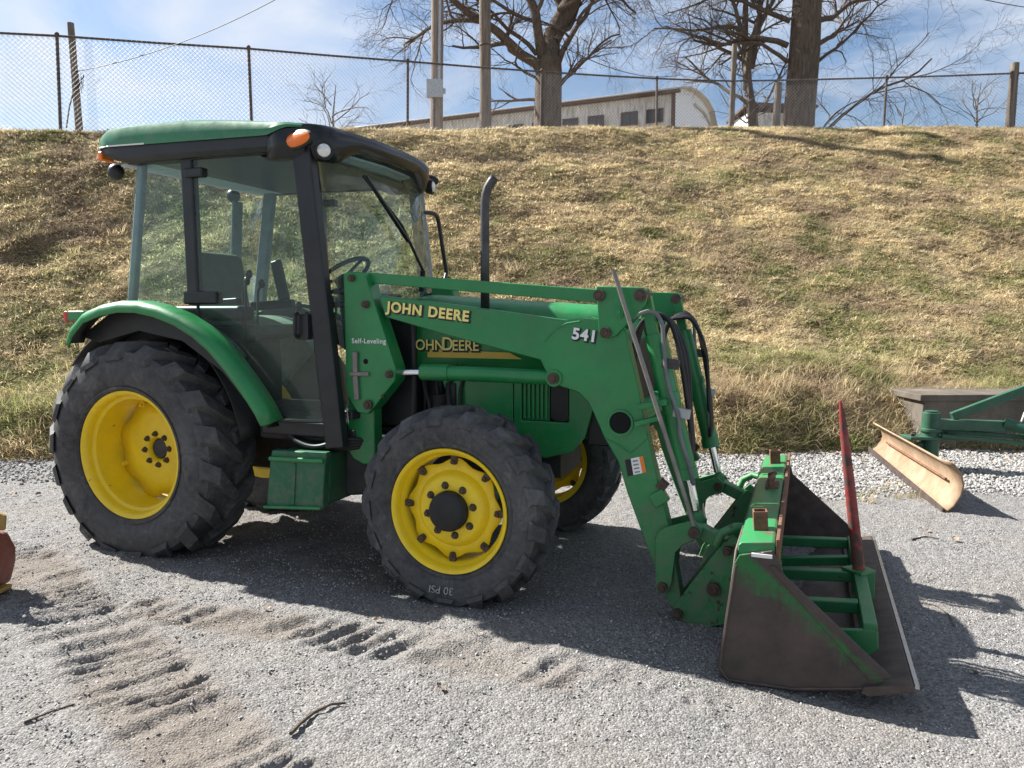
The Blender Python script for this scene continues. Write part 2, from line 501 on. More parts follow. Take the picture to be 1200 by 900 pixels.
# gravel lot, with wheel ruts pressed into the mud
def seg_frame(P, x, y):
    """nearest point on a polyline: distance along, signed distance across"""
    best = np.full(x.shape, 1e9); S = np.zeros(x.shape); Dd = np.zeros(x.shape)
    acc = 0
    for (x0, y0), (x1, y1) in zip(P[:-1], P[1:]):
        L = math.hypot(x1 - x0, y1 - y0); ux, uy = (x1 - x0) / L, (y1 - y0) / L
        tt = np.clip((x - x0) * ux + (y - y0) * uy, 0, L)
        dx, dy = x - (x0 + ux * tt), y - (y0 + uy * tt)
        d = np.hypot(dx, dy); sg = np.sign(ux * (y - y0) - uy * (x - x0))
        k = d < best
        best = np.where(k, d, best); S = np.where(k, acc + tt, S); Dd = np.where(k, d * sg, Dd)
        acc += L
    return S, Dd
RUTS = [  # centre line, width, lug spacing, skew, depth
    ([(-3.24, 4.83), (-2.48, 4.08), (-1.84, 3.39), (-1.41, 2.93), (-1.06, 2.55), (-0.76, 2.23)], 0.44, 0.105, -0.55, 0.036),
    ([(-1.88, 3.9), (-1.37, 3.73), (-0.91, 3.58), (-0.39, 3.39), (0.15, 3.18)], 0.30, 0.15, -0.9, 0.030),
    ([(-0.16, 3.58), (0.23, 3.31), (0.69, 3.0)], 0.18, 0.15, -0.9, 0.012),
]
def ground_z(x, y):
    z = 0.016 * fbm(x, y, 1.1, 3, 21) + 0.010 * fbm(x, y, 7, 3, 25) + 0.010 * fbm(x, y, 34, 3, 29, 0.6)
    mud = np.zeros(x.shape)
    for P, w, sp, sk, dep in RUTS:
        S, D = seg_frame(P, x, y)
        wob = 0.06 * fbm(x, y, 2.6, 4, 33)
        e = sstep(w * 0.5 + 0.06, w * 0.5 - 0.06, np.abs(D + wob))
        # every lug left a bar across the track, steep on the side away from the sun
        w2 = 0.05 * fbm(x, y, 2.2, 2, 36) + 0.012 * fbm(x, y, 9, 2, 37)
        ph = ((x - y) * 0.707 + 1.1 * w2 + 0.10 * np.sin(S * 5.3)) / sp
        fr_ = ph - np.floor(ph)
        bar = np.where(fr_ < 0.70, (fr_ / 0.70) ** 1.3, ((1 - fr_) / 0.30))
        cell = np.floor(ph)
        keep = np.clip(vnoise(cell * 3.7 + 11, (x + y) * 2.6, 44) * 3.2 + 1.05, 0, 1)
        z = z + e * dep * (0.6 + 1.3 * np.clip(fbm(x, y, 1.8, 2, 39) + 0.4, 0, 1)) * (bar * keep - 0.30) + 0.010 * e * fbm(x, y, 19, 3, 47, 0.7)
        brk = keep
        z = z + 0.012 * np.exp(-((np.abs(D + wob) - w * 0.55) / 0.06) ** 2)
        mud = np.maximum(mud, e * np.clip(0.62 + 1.5 * fbm(x, y, 2.4, 4, 57), 0, 1) * min(1.0, dep / 0.03))
    # loose drifts and scuffs left by turning wheels
    sc = np.clip(fbm(x, y, 1.3, 2, 48) * 2.2 - 0.15, 0, 1) * sstep(1.6, -0.6, x)
    z = z + sc * 0.014 * np.abs(vnoise(x * 1.6 + y * 3.0 + 40, y * 7.0 - x * 3.2 + 9, 49)) * 2
    # churned ground under the machine
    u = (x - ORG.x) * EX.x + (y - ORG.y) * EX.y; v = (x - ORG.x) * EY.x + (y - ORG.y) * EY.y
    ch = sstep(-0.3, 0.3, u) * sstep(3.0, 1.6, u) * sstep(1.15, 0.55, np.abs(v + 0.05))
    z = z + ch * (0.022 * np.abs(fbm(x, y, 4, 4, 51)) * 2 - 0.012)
    z = z + 0.02 * sstep(6.2, 7.6, y)
    # the lot falls a little towards the lower right
    z = z - 0.045 * sstep(0.2, 1.6, x) * sstep(5.0, 3.2, y)
    wet_shade = ch * np.clip(0.75 + 1.6 * fbm(x, y, 1.6, 3, 53), 0, 1)  # damp churned mud, also darkened to deepen the tractor's shadow
    return z, np.clip(mud + 0.3 * ch, 0, 1), wet_shade
xs = np.concatenate([[-300, -100, -40, -20, -12], np.arange(-6.4, 8.6, 0.0165), [12, 20, 40, 100, 300]])
ys = np.concatenate([[-200, -60, -15, -4, 0], np.arange(1.7, 9.2, 0.0165), [9.6]])
X, Y = np.meshgrid(xs, ys)
Z, mud, wet_shade = ground_z(X, Y)
inn = (X > -6.3) & (X < 8.5) & (Y > 1.75)
Z = np.where(inn, Z, -0.02)
def mk_gravel():
    t = NT('crushed_gravel')
    at = t.n.new('ShaderNodeAttribute'); at.attribute_name = 'mud'
    v = t.voronoi(105, 'Object')
    sp = t.n.new('ShaderNodeSeparateColor'); t.l.new(v, sp.inputs[0])
    grain = t.ramp(sp.outputs[0], 0.05, 0.95, (0.055, 0.055, 0.055), (0.335, 0.330, 0.323))
    fine = t.ramp(t.noise(150, 3, 0.7), 0.3, 0.7)
    grain = t.mix(0.40, grain, t.mix(fine, (0.070, 0.070, 0.069), (0.335, 0.328, 0.320)))
    patch = t.ramp(t.noise(1.1, 5, 0.6), 0.35, 0.7)
    grain = t.mix(t.math('MULTIPLY', patch, 0.40), grain, t.mix(fine, (0.135, 0.115, 0.095), (0.30, 0.265, 0.225)))
    aw = t.n.new('ShaderNodeAttribute'); aw.attribute_name = 'wet_shade'
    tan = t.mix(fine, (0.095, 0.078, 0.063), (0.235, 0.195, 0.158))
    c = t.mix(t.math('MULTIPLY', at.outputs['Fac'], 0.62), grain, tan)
    c = t.mix(t.math('MULTIPLY', aw.outputs['Fac'], 0.8), c, t.mix(t.noise(9, 6, 0.7), (0.045, 0.038, 0.033), (0.125, 0.108, 0.092)))  # damp soil colour with some of the shade under the tractor painted in
    d = t.voronoi(105, 'Object', out='Distance')
    h = t.math('ADD', t.math('MULTIPLY', d, -0.6), t.math('MULTIPLY', t.noise(120, 4, 0.7), 0.8))
    t.bump(h, 0.9, 0.012)
    return t.set(c, 0.92, 0, 0.2)
M['gravel'] = mk_gravel()
ground = grid_obj('gravel_lot', X, Y, Z, M['gravel'], {'mud': mud, 'wet_shade': wet_shade})
tag(ground, 'grey gravel lot with tyre ruts', None, None, 'structure')

# ------------------------------------------------------------------ scatter (geometry nodes)
def source_coll(name, meshes):
    c = bpy.data.collections.new(name)
    for i, me in enumerate(meshes):
        c.objects.link(bpy.data.objects.new(f'{name}_piece', me))
    return c
def scatter(name, emitter_xyz, dens_attr, density, coll, smin, smax, seed, align=0.6, tilt=0.3, label=''):
    X, Y, Z = emitter_xyz
    o = grid_obj(name, X, Y, Z, None, {'dens': dens_attr})
    ng = bpy.data.node_groups.new(name + '_nodes', 'GeometryNodeTree')
    ng.interface.new_socket('Geometry', in_out='INPUT', socket_type='NodeSocketGeometry')
    ng.interface.new_socket('Geometry', in_out='OUTPUT', socket_type='NodeSocketGeometry')
    n, l = ng.nodes, ng.links
    gi, go = n.new('NodeGroupInput'), n.new('NodeGroupOutput')
    dp = n.new('GeometryNodeDistributePointsOnFaces')
    dp.inputs['Density'].default_value = density
    dp.inputs['Seed'].default_value = seed
    na = n.new('GeometryNodeInputNamedAttribute'); na.data_type = 'FLOAT'; na.inputs['Name'].default_value = 'dens'
    mu = n.new('ShaderNodeMath'); mu.operation = 'MULTIPLY'; mu.inputs[1].default_value = density
    l.new(na.outputs[0], mu.inputs[0]); l.new(mu.outputs[0], dp.inputs['Density'])
    ci = n.new('GeometryNodeCollectionInfo'); ci.inputs['Collection'].default_value = coll
    ci.inputs['Separate Children'].default_value = True; ci.inputs['Reset Children'].default_value = True
    ip = n.new('GeometryNodeInstanceOnPoints'); ip.inputs['Pick Instance'].default_value = True
    rv = n.new('FunctionNodeRandomValue'); rv.data_type = 'FLOAT'
    rv.inputs[2].default_value = smin; rv.inputs[3].default_value = smax; rv.inputs['Seed'].default_value = seed + 1
    rr = n.new('FunctionNodeRandomValue'); rr.data_type = 'FLOAT_VECTOR'
    rr.inputs[0].default_value = (-tilt, -tilt, 0); rr.inputs[1].default_value = (tilt, tilt, 2 * PI); rr.inputs['Seed'].default_value = seed + 2
    e2r = n.new('FunctionNodeEulerToRotation'); l.new(rr.outputs[0], e2r.inputs[0])
    al = n.new('FunctionNodeAlignRotationToVector'); al.axis = 'Z'; al.inputs['Factor'].default_value = align
    l.new(dp.outputs['Normal'], al.inputs['Vector'])
    ro = n.new('FunctionNodeRotateRotation'); ro.rotation_space = 'LOCAL'
    l.new(al.outputs[0], ro.inputs[0]); l.new(e2r.outputs[0], ro.inputs[1])
    l.new(gi.outputs[0], dp.inputs['Mesh']); l.new(dp.outputs['Points'], ip.inputs['Points'])
    l.new(ci.outputs[0], ip.inputs['Instance']); l.new(rv.outputs[1], ip.inputs['Scale'])
    l.new(ro.outputs[0], ip.inputs['Rotation']); l.new(ip.outputs[0], go.inputs[0])
    md = o.modifiers.new('scatter', 'NODES'); md.node_group = ng
    tag(o, label, None, None, 'stuff')
    return o

def blade_mesh(name, mat, nb, length, width, spread, lie, seed):
    q = random.Random(seed); b = MB()
    for i in range(nb):
        a = q.uniform(0, 2 * PI); L = length * q.uniform(0.5, 1.15); w = width * q.uniform(0.6, 1.3)
        bx, by = q.gauss(0, spread), q.gauss(0, spread)
        d = Vector((math.cos(a), math.sin(a), 0)); sd = Vector((-d.y, d.x, 0))
        e0 = q.uniform(*lie); p = Vector((bx, by, -0.01)); pts = [p]
        for k in range(2):
            el = e0 - k * q.uniform(0.3, 0.9)
            p = p + (d * math.cos(el) + Vector((0, 0, math.sin(el)))) * (L / 2)
            if p.z < 0.004: p.z = 0.004 + q.uniform(0, 0.012)
            pts.append(p)
        b.add([pts[0] - sd * w / 2, pts[0] + sd * w / 2, pts[1] - sd * w * 0.4, pts[1] + sd * w * 0.4, pts[2]],
              [(0, 1, 3, 2), (2, 3, 4)])
    me = bpy.data.meshes.new(name); me.from_pydata([tuple(v) for v in b.v], [], b.f); me.materials.append(mat)
    return me

def mk_grass(name, tans, greens, green_amt):
    t = NT(name)
    oi = t.n.new('ShaderNodeObjectInfo'); ge = t.n.new('ShaderNodeNewGeometry')
    def wn_(scale, det=3):
        k = t.n.new('ShaderNodeTexNoise'); k.inputs['Scale'].default_value = scale; k.inputs['Detail'].default_value = det
        t.l.new(ge.outputs['Position'], k.inputs['Vector']); return k.outputs['Fac']
    r = t.n.new('ShaderNodeValToRGB'); r.color_ramp.elements.remove(r.color_ramp.elements[1])
    r.color_ramp.elements[0].color = (*tans[0], 1)
    for i, c in enumerate(tans[1:]):
        e = r.color_ramp.elements.new((i + 1) / (len(tans) - 1)); e.color = (*c, 1)
    t.l.new(oi.outputs['Random'], r.inputs['Fac'])
    brown = t.ramp(wn_(0.75, 5), 0.47, 0.64)
    base = t.mix(t.math('MULTIPLY', brown, 0.60), r.outputs['Color'], (0.31, 0.225, 0.165))
    g = t.mix(oi.outputs['Random'], greens[0], greens[1])
    # greener in the damp lower part of the bank, in patches
    sx = t.n.new('ShaderNodeSeparateXYZ'); t.l.new(ge.outputs['Position'], sx.inputs[0])
    low = t.n.new('ShaderNodeMapRange'); low.inputs['From Min'].default_value = 3.4; low.inputs['From Max'].default_value = 0.9
    t.l.new(sx.outputs[2], low.inputs['Value'])
    pm = t.math('ADD', t.math('MULTIPLY', wn_(0.95, 4), 1.25), t.math('MULTIPLY', low.outputs[0], 0.17))
    pk = t.ramp(pm, 0.62, 0.84)
    jit = t.math('MULTIPLY', t.math('GREATER_THAN', t.math('FRACT', t.math('MULTIPLY', oi.outputs['Random'], 37.0)), 0.35), green_amt)
    c = t.mix(t.math('MULTIPLY', pk, jit), base, g)
    t.set(c, 0.8, 0, 0.2)
    tl = t.n.new('ShaderNodeBsdfTranslucent'); t.l.new(c, tl.inputs['Color'])
    mx = t.n.new('ShaderNodeMixShader'); mx.inputs[0].default_value = 0.55
    t.l.new(t.b.outputs[0], mx.inputs[1]); t.l.new(tl.outputs[0], mx.inputs[2])
    t.l.new(mx.outputs[0], t.out.inputs['Surface'])
    return t.m
M['grass'] = mk_grass('dry_grass', [(0.20, 0.145, 0.095), (0.65, 0.53, 0.315), (0.78, 0.665, 0.42), (0.50, 0.395, 0.225), (0.84, 0.745, 0.51)],
                      [(0.12, 0.16, 0.04), (0.27, 0.29, 0.10)], 0.75)
M['grass_long'] = mk_grass('long_dead_grass', [(0.34, 0.255, 0.15), (0.60, 0.49, 0.29), (0.72, 0.61, 0.39), (0.46, 0.37, 0.205)],
                           [(0.13, 0.17, 0.045), (0.28, 0.30, 0.11)], 0.8)
tufts = source_coll('turf_tuft', [blade_mesh('turf_blades', M['grass'], 28, 0.115, 0.0105, 0.055, (0.02, 0.70 + 0.12 * (s % 3)), s) for s in range(6)])
longs = source_coll('long_tuft', [blade_mesh('long_blades', M['grass_long'], 46, 0.27, 0.0070, 0.055, (0.35, 1.35), s + 30) for s in range(5)])
xs = np.arange(-14.5, 16.51, 0.25); ys_s = np.linspace(0, 1, 44)
X = np.repeat(xs[None, :], 44, 0)
T_, C_ = toe_y(xs), crest_y(xs)
Y = T_[None, :] + 0.03 + (C_ + 0.9 - T_)[None, :] * ys_s[:, None]
Z = bank_z(X, Y) - 0.005
dn = np.clip(0.30 + 1.3 * np.clip(fbm(X, Y, 1.5, 4, 61) + 0.45, 0, 1), 0, 1.2)
scatter('bank_grass', (X, Y, Z), dn, 330, tufts, 0.6, 1.35, 5, 0.75, 0.35, 'matted dry tan grass covering the bank')
lo = np.exp(-((ys_s - 0.035) / 0.05) ** 2)[:, None] * 1.0 + 0.10 * np.clip(fbm(X, Y, 0.8, 3, 71) * 2.4 + 0.1, 0, 1) * (ys_s[:, None] < 0.55)
scatter('long_grass', (X, Y, Z), lo, 95, longs, 0.55, 1.25, 9, 0.35, 0.35, 'long drooping grass tufts along the foot of the bank')

def stone_mesh(name, mat, seed, flat=0.65):
    q = random.Random(seed); bm = bmesh.new()
    bmesh.ops.create_icosphere(bm, subdivisions=1, radius=0.5)
    for v in bm.verts:
        v.co *= q.uniform(0.72, 1.18); v.co.z *= flat; v.co.x *= 1.2
    me = bpy.data.meshes.new(name); bm.to_mesh(me); bm.free(); me.materials.append(mat)
    return me
def mk_stone(name, ramp):
    t = NT(name)
    oi = t.n.new('ShaderNodeObjectInfo')
    r = t.n.new('ShaderNodeValToRGB'); r.color_ramp.elements.remove(r.color_ramp.elements[1]); r.color_ramp.elements[0].color = (*ramp[0], 1)
    for i, c in enumerate(ramp[1:]):
        e = r.color_ramp.elements.new((i + 1) / (len(ramp) - 1)); e.color = (*c, 1)
    t.l.new(oi.outputs['Random'], r.inputs['Fac'])
    c = t.mix(0.35, r.outputs['Color'], t.mix(t.noise(3, 4), (0.12, 0.11, 0.10), (0.5, 0.49, 0.47)))
    return t.set(c, 0.85, 0, 0.25)
M['pebble'] = mk_stone('grit_stone', [(0.06, 0.06, 0.06), (0.27, 0.268, 0.262), (0.44, 0.435, 0.425), (0.17, 0.155, 0.14), (0.55, 0.545, 0.535)])
M['white_stone'] = mk_stone('pale_limestone', [(0.13, 0.13, 0.128), (0.36, 0.358, 0.35), (0.24, 0.225, 0.205), (0.48, 0.478, 0.47), (0.09, 0.085, 0.08)])
M['leaf'] = mk_stone('dead_leaf', [(0.10, 0.06, 0.035), (0.20, 0.125, 0.07), (0.27, 0.19, 0.11), (0.075, 0.05, 0.035)])
grit = source_coll('grit', [stone_mesh('grit_piece', M['pebble'], s) for s in range(6)])
lime = source_coll('limestone', [stone_mesh('limestone_piece', M['white_stone'], s + 10) for s in range(6)])
xs = np.arange(-5.5, 6.5, 0.1); ys = np.arange(1.8, 8.6, 0.1)
X, Y = np.meshgrid(xs, ys); Z, md_, _w = ground_z(X, Y)
dn = np.clip(0.55 + 1.2 * fbm(X, Y, 1.3, 3, 81), 0.08, 1) * (1 - 0.75 * md_) * np.where(Y < 5.2, 1, 0.45)
scatter('loose_grit', (X, Y, Z), dn, 2100, grit, 0.005, 0.013, 15, 0.3, 0.8, 'loose grey grit lying on the lot')
band = sstep(6.25, 6.75, Y + 0.25 * fbm(X, Y, 1.4, 3, 85)) * sstep(toe_y(X) + 0.15, toe_y(X) - 0.2, Y) * sstep(1.2, 2.4, X)
band2 = 0.75 * sstep(6.7, 7.2, Y) * sstep(toe_y(X) + 0.1, toe_y(X) - 0.2, Y) * sstep(2.4, 1.2, X)
scatter('pale_stones', (X, Y, Z + 0.006), np.maximum(band, band2 * 0.45), 1500, lime, 0.014, 0.040, 19, 0.2, 0.8, 'pale crushed limestone strip below the bank')
def leaf_mesh(name, mat, seed):
    q = random.Random(seed); b = MB()
    prof = [(0, 0.06), (0.2, 0.32), (0.5, 0.42), (0.8, 0.2), (1.0, 0.0)]
    g = [[(x - 0.5, s * w * q.uniform(0.7, 1.2), 0.12 * abs(s) + 0.2 * (x - 0.5) ** 2 + q.uniform(0, 0.06)) for s in (-1, 0, 1)] for x, w in prof]
    b.sheet(g)
    me = bpy.data.meshes.new(name); me.from_pydata(b.v, [], b.f); me.materials.append(mat)
    return me
leaves = source_coll('dead_leaf', [leaf_mesh('dead_leaf_piece', M['leaf'], s) for s in range(4)])
ledge = np.exp(-((Y - toe_y(X) + 0.12) / 0.22) ** 2) + 0.004 + 0.2 * sstep(5.8, 6.6, Y) * np.clip(fbm(X, Y, 1.5, 3, 91) * 2.2, 0, 1)
scatter('leaf_litter', (X, Y, Z + 0.012), np.clip(ledge, 0, 1), 190, leaves, 0.02, 0.06, 23, 0.4, 0.6, 'brown dead leaves gathered along the foot of the bank')
# weeds between the lot and the stones on the right, under the plough
wd = np.exp(-((Y - 6.35 - 0.15 * np.sin(X * 2.3)) / 0.16) ** 2) * sstep(1.6, 2.4, X) * np.clip(fbm(X, Y, 1.2, 2, 95) * 3 + 0.35, 0, 1)
weeds = source_coll('weed_tuft', [blade_mesh('weed_blades', M['grass_long'], 26, 0.11, 0.005, 0.03, (0.4, 1.4), s + 60) for s in range(3)])
scatter('edge_weeds', (X, Y, Z), np.clip(wd, 0, 1), 110, weeds, 0.5, 1.2, 27, 0.2, 0.3, 'thin dry weeds at the edge of the limestone')

def world_pt(x, y, z=0.0):
    return ORG + EX * x + EY * y + Vector((0, 0, z))
# ------------------------------------------------------------------ tractor (x forward, y to its left, z up)
TR = empty('tractor', ORG, -TH)
tag(TR, 'green farm tractor with glazed cab, yellow wheels and front loader', 'tractor')

def make_wheel(name, rim_prof, rim_in, disc_y, disc_wob, hole_r, bolt_r, nb, tyre_R, tyre_w, lug_n, lug_h, loaded, front):
    """wheel centred on its own origin, outer face towards -y"""
    w = MB().lathe(rim_prof, 64).build(name, M['yellow'], None)
    # tyre: carcass + slanted lugs
    T = MB(); hw = tyre_w / 2; Rc = tyre_R - lug_h
    rb = rim_prof[0][0] - 0.012
    prof = [(rb, -hw * 0.74), (rb + 0.03, -hw * 0.86), (rb + (Rc - rb) * 0.40, -hw * 1.0), (rb + (Rc - rb) * 0.66, -hw * 0.98), (Rc * 0.965, -hw * 0.86), (Rc * 0.99, -hw * 0.60), (Rc, 0)]
    prof = prof + [(r, -y) for r, y in reversed(prof[:-1])]
    # a moulded line on the side wall
    T.lathe(prof, 88)
    T.lathe([(rb + 0.022, -hw * 0.85 - 0.004), (rb + 0.034, -hw * 0.90 - 0.007), (rb + 0.046, -hw * 0.92)], 88)
    for side in (-1, 1):
        for i in range(lug_n):
            a0 = 2 * PI * (i + (0.5 if side > 0 else 0)) / lug_n
            pts = []
            N = 7
            for k in range(N):
                t = k / (N - 1)
                y = side * (-0.02 + t * hw * 1.00)
                ang = a0 + (t ** 1.25) * (hw * 0.95) / tyre_R
                ro = tyre_R - 0.012 * t * t
                ri = Rc - 0.02
                if t > 0.85:
                    ro = tyre_R - 0.030; y = side * hw * 0.92
                if k == N - 1:
                    ro = Rc * 0.945; ri = Rc * 0.90; y = side * hw * 1.015
                wd = (0.060 + 0.034 * t) * (1.0 if not front else 0.72)
                pts.append((ang, y, ri, ro, wd))
            vs = []
            for ang, y, ri, ro, wd in pts:
                for rr, ww in ((ri, wd * 1.35), (ro, wd)):
                    for sg in (-1, 1):
                        an = ang + sg * ww / 2 / ro * 1.2
                        vs.append((rr * math.cos(an), y, rr * math.sin(an)))
            fs = []
            for k in range(N - 1):
                b = k * 4
                fs += [(b + 2, b + 3, b + 7, b + 6), (b, b + 2, b + 6, b + 4), (b + 1, b + 5, b + 7, b + 3)]
            fs += [(0, 1, 3, 2), ((N - 1) * 4, (N - 1) * 4 + 2, (N - 1) * 4 + 3, (N - 1) * 4 + 1)]
            T.add(vs, fs)
    # weight on the soft tyre: flattened foot, bulging walls
    nv = []
    for x, y, z in T.v:
        dz = -loaded - z
        low = max(0.0, min(1.0, (-z - loaded * 0.45) / (loaded * 0.55)))
        y *= 1 + 0.10 * low * low
        if z < -loaded + 0.02:
            z = -loaded + 0.02 - 0.02 * (1 - math.exp(-(-loaded + 0.02 - z) / 0.02)) - 0.012
        nv.append((x, y, z))
    T.v = nv
    T.build('tyre', M['tyre'], w, bevel=0)
    # wheel disc with wavy edge
    D = MB(); n = 96
    rings = []
    if not front:
        rings = [(None, disc_y), (0.22, disc_y - 0.004), (0.13, disc_y - 0.010), (hole_r + 0.012, disc_y - 0.012), (hole_r, disc_y + 0.004), (hole_r, disc_y + 0.05)]
    else:
        rings = [(None, disc_y), (0.205, disc_y + 0.002), (0.195, disc_y - 0.012), (0.180, disc_y - 0.035), (0.165, disc_y - 0.045), (0.115, disc_y - 0.046), (0.10, disc_y - 0.045)]
    vs = []
    for r, y in rings:
        for k in range(n):
            a = 2 * PI * k / n
            rr = disc_wob(a) if r is None else r
            vs.append((rr * math.cos(a), y, rr * math.sin(a)))
    fs = [(i * n + k, i * n + (k + 1) % n, (i + 1) * n + (k + 1) % n, (i + 1) * n + k) for i in range(len(rings) - 1) for k in range(n)]
    D.add(vs, fs)
    D.build('wheel_disc', M['yellow'], w, solid=0.012, recalc=False)
    if not front:
        MB().lathe([(hole_r - 0.001, disc_y + 0.04), (hole_r * 0.86, disc_y + 0.012), (hole_r * 0.8, disc_y + 0.006), (0.0005, disc_y + 0.004)], 32).build('hub', M['black_metal'], w)
    else:
        MB().lathe([(0.107, disc_y - 0.03), (0.107, disc_y - 0.085), (0.100, disc_y - 0.105), (0.085, disc_y - 0.115), (0.03, disc_y - 0.118), (0.0005, disc_y - 0.117)], 40).build('hub', M['engine'], w)
    src = None
    for i in range(nb):
        a = 2 * PI * (i + 0.35) / nb
        y0 = disc_y - (0.012 if not front else 0.047)
        if src is None:
            b = MB(); b.tube([(0, 0.004, 0), (0, -0.020, 0)], 0.0175, 6); b.tube([(0, -0.018, 0), (0, -0.030, 0)], 0.010, 8)
            b.lathe([(0.0215, 0.0), (0.0215, -0.005), (0.01, -0.006)], 14)
            src = b.build('lug_nut', M['pin'], w); o = src
        else:
            o = src.copy(); COL.objects.link(o); o.parent = w
        o.location = (bolt_r * math.cos(a), y0, bolt_r * math.sin(a))
    # clamps that hold the disc to the rim
    src = None; nc = 8 if front else 4
    for i in range(nc):
        a = 2 * PI * (i + (0.06 if front else 0.36)) / nc
        rr = rim_in - 0.022
        if src is None:
            b = MB(); b.prism([(-0.024, -0.014), (0.0, -0.021), (0.03, -0.017), (0.028, 0.017), (0.002, 0.020), (-0.024, 0.013)], -0.014, 0.02); b.tube([(-0.008, -0.012, 0), (-0.008, -0.034, 0)], 0.0135, 6)
            src = b.build('rim_clamp', M['pin'] if front else M['yellow'], w, bevel=0.006); o = src
        else:
            o = src.copy(); COL.objects.link(o); o.parent = w
        o.location = (rr * math.cos(a), disc_y - 0.006, rr * math.sin(a)); o.rotation_euler = (0, -a, 0)
    return w

RY = -0.635
rear_prof = [(0.412, -0.172), (0.418, -0.178), (0.416, -0.186), (0.402, -0.184), (0.388, -0.172), (0.382, -0.150), (0.378, -0.128), (0.358, -0.116), (0.352, -0.085), (0.350, -0.03), (0.340, 0.0), (0.345, 0.16), (0.41, 0.18)]
rw = make_wheel('rear_wheel', rear_prof, 0.345, 0.070, lambda a: 0.322 + 0.020 * math.cos(8 * a + 0.9) + 0.004 * math.cos(4 * a), 0.076, 0.104, 8, 0.738, 0.44, 18, 0.050, 0.64, False)
rw.parent = TR; rw.location = (0, RY, 0.64); rw.rotation_euler = (0, R(11), 0)
FX, FY = 2.315, -0.775
front_prof = [(0.332, -0.128), (0.337, -0.134), (0.334, -0.141), (0.322, -0.138), (0.312, -0.126), (0.306, -0.100), (0.300, -0.085), (0.290, -0.075), (0.284, -0.04), (0.282, 0.03), (0.29, 0.12), (0.33, 0.14)]
fw = make_wheel('front_wheel', front_prof, 0.285, -0.052, lambda a: 0.262 + 0.014 * math.cos(8 * a) , 0.10, 0.135, 8, 0.550, 0.305, 17, 0.036, 0.505, True)
fw.parent = TR; fw.location = (FX, FY, 0.51); fw.rotation_euler = (0, R(4), 0)
# keep the flat foot of each tyre on the ground: undo the spin on the tyre itself
for w_, s_ in ((rw, R(11)), (fw, R(4))):
    for ch in w_.children:
        if ch.name.startswith('tyre'):
            ch.rotation_euler = (0, -s_, 0)
for w_, px, py, pz in ((rw, 0, 0.66, 0.64), (fw, FX, 0.775, 0.51)):
    c = copy_tree(w_, TR); c.location = (px, py, pz); c.rotation_euler = (0, 0, PI)
    for ch in c.children:
        if ch.name.startswith('tyre'): ch.rotation_euler = (0, 0, 0)
# chalk scrawl on the near front tyre, upside down as it stands
M['chalk'] = plain('faded_chalk', (0.30, 0.30, 0.29), 0.95, var=0.6, scale=40)
ck = text_mesh('30 PSI', 0.056, M['chalk'], 'chalk_mark', fw, (0.075, -0.163, -0.395), (R(90), R(180) - R(4), 0), 0.0008, 0.0, 0.1, 1.05)
ck.rotation_euler = Matrix.Rotation(R(180) - R(4), 3, 'Y').to_4x4().to_3x3().__matmul__(Matrix.Rotation(R(90 + 6), 3, 'X')).to_euler()

# ---- chassis and axles
b = MB(); b.box(-0.35, 1.35, -0.20, 0.20, 0.48, 0.92); b.cyl((0, -0.50, 0.64), (0, 0.50, 0.64), 0.105, 20); b.box(-0.2, 0.2, -0.34, 0.34, 0.50, 0.80)
b.build('transmission', M['engine'], TR, bevel=0.02)
b = MB(); b.box(1.30, 2.72, -0.22, 0.22, 0.58, 1.02); b.box(1.75, 2.65, -0.25, 0.25, 1.0, 1.40)
for i in range(7): b.tube([(1.85 + 0.11 * i, -0.26, 0.95), (1.88 + 0.10 * i, -0.30, 1.12), (1.84 + 0.12 * i, -0.27, 1.34)], 0.014, 7)
b.cyl((1.98, -0.30, 0.84), (1.98, -0.30, 1.06), 0.055, 16);
b.build('engine', M['engine'], TR, bevel=0.012)
for i, (x0, y0) in enumerate(((1.90, -0.33), (1.96, -0.31), (2.04, -0.35), (2.10, -0.33))):
    MB().tube(smooth([(x0, y0, 0.80), (x0 + 0.03, y0 - 0.02, 0.98), (x0 - 0.02 + 0.02 * i, y0, 1.14), (x0 + 0.05 * i, y0 + 0.05, 1.30)]), 0.012, 7).build('engine_hose', M['rubber_hose'], TR)
MB().cyl((2.06, -0.30, 0.98), (2.06, -0.30, 1.13), 0.045, 16).build('oil_filter', M['decal_white'] if False else M['black_metal'], TR)
b = MB(); b.tube([(FX, -0.66, 0.51), (FX, -0.5, 0.51), (FX, -0.2, 0.53), (FX, 0.2, 0.53), (FX, 0.5, 0.51), (FX, 0.66, 0.51)], [0.12, 0.085, 0.10, 0.10, 0.085, 0.12], 16)
b.build('front_axle', M['green_worn'], TR)
b = MB(); b.cyl((FX - 0.14, -0.52, 0.50), (FX - 0.14, 0.52, 0.50), 0.022, 10); b.cyl((FX - 0.14, -0.30, 0.50), (FX - 0.14, 0.30, 0.50), 0.04, 12)
b.build('steering_cylinder', M['black_metal'], TR)
b = MB()
for s in (-1, 1): b.box(1.45, 2.60, s * 0.28 - 0.04, s * 0.28 + 0.04, 0.70, 0.84)
b.box(2.40, 2.66, -0.15, 0.15, 0.62, 0.80)
b.box(1.50, 1.66, -0.52, 0.52, 0.70, 0.80)
b.build('loader_subframe', M['black_metal'], TR, bevel=0.012)

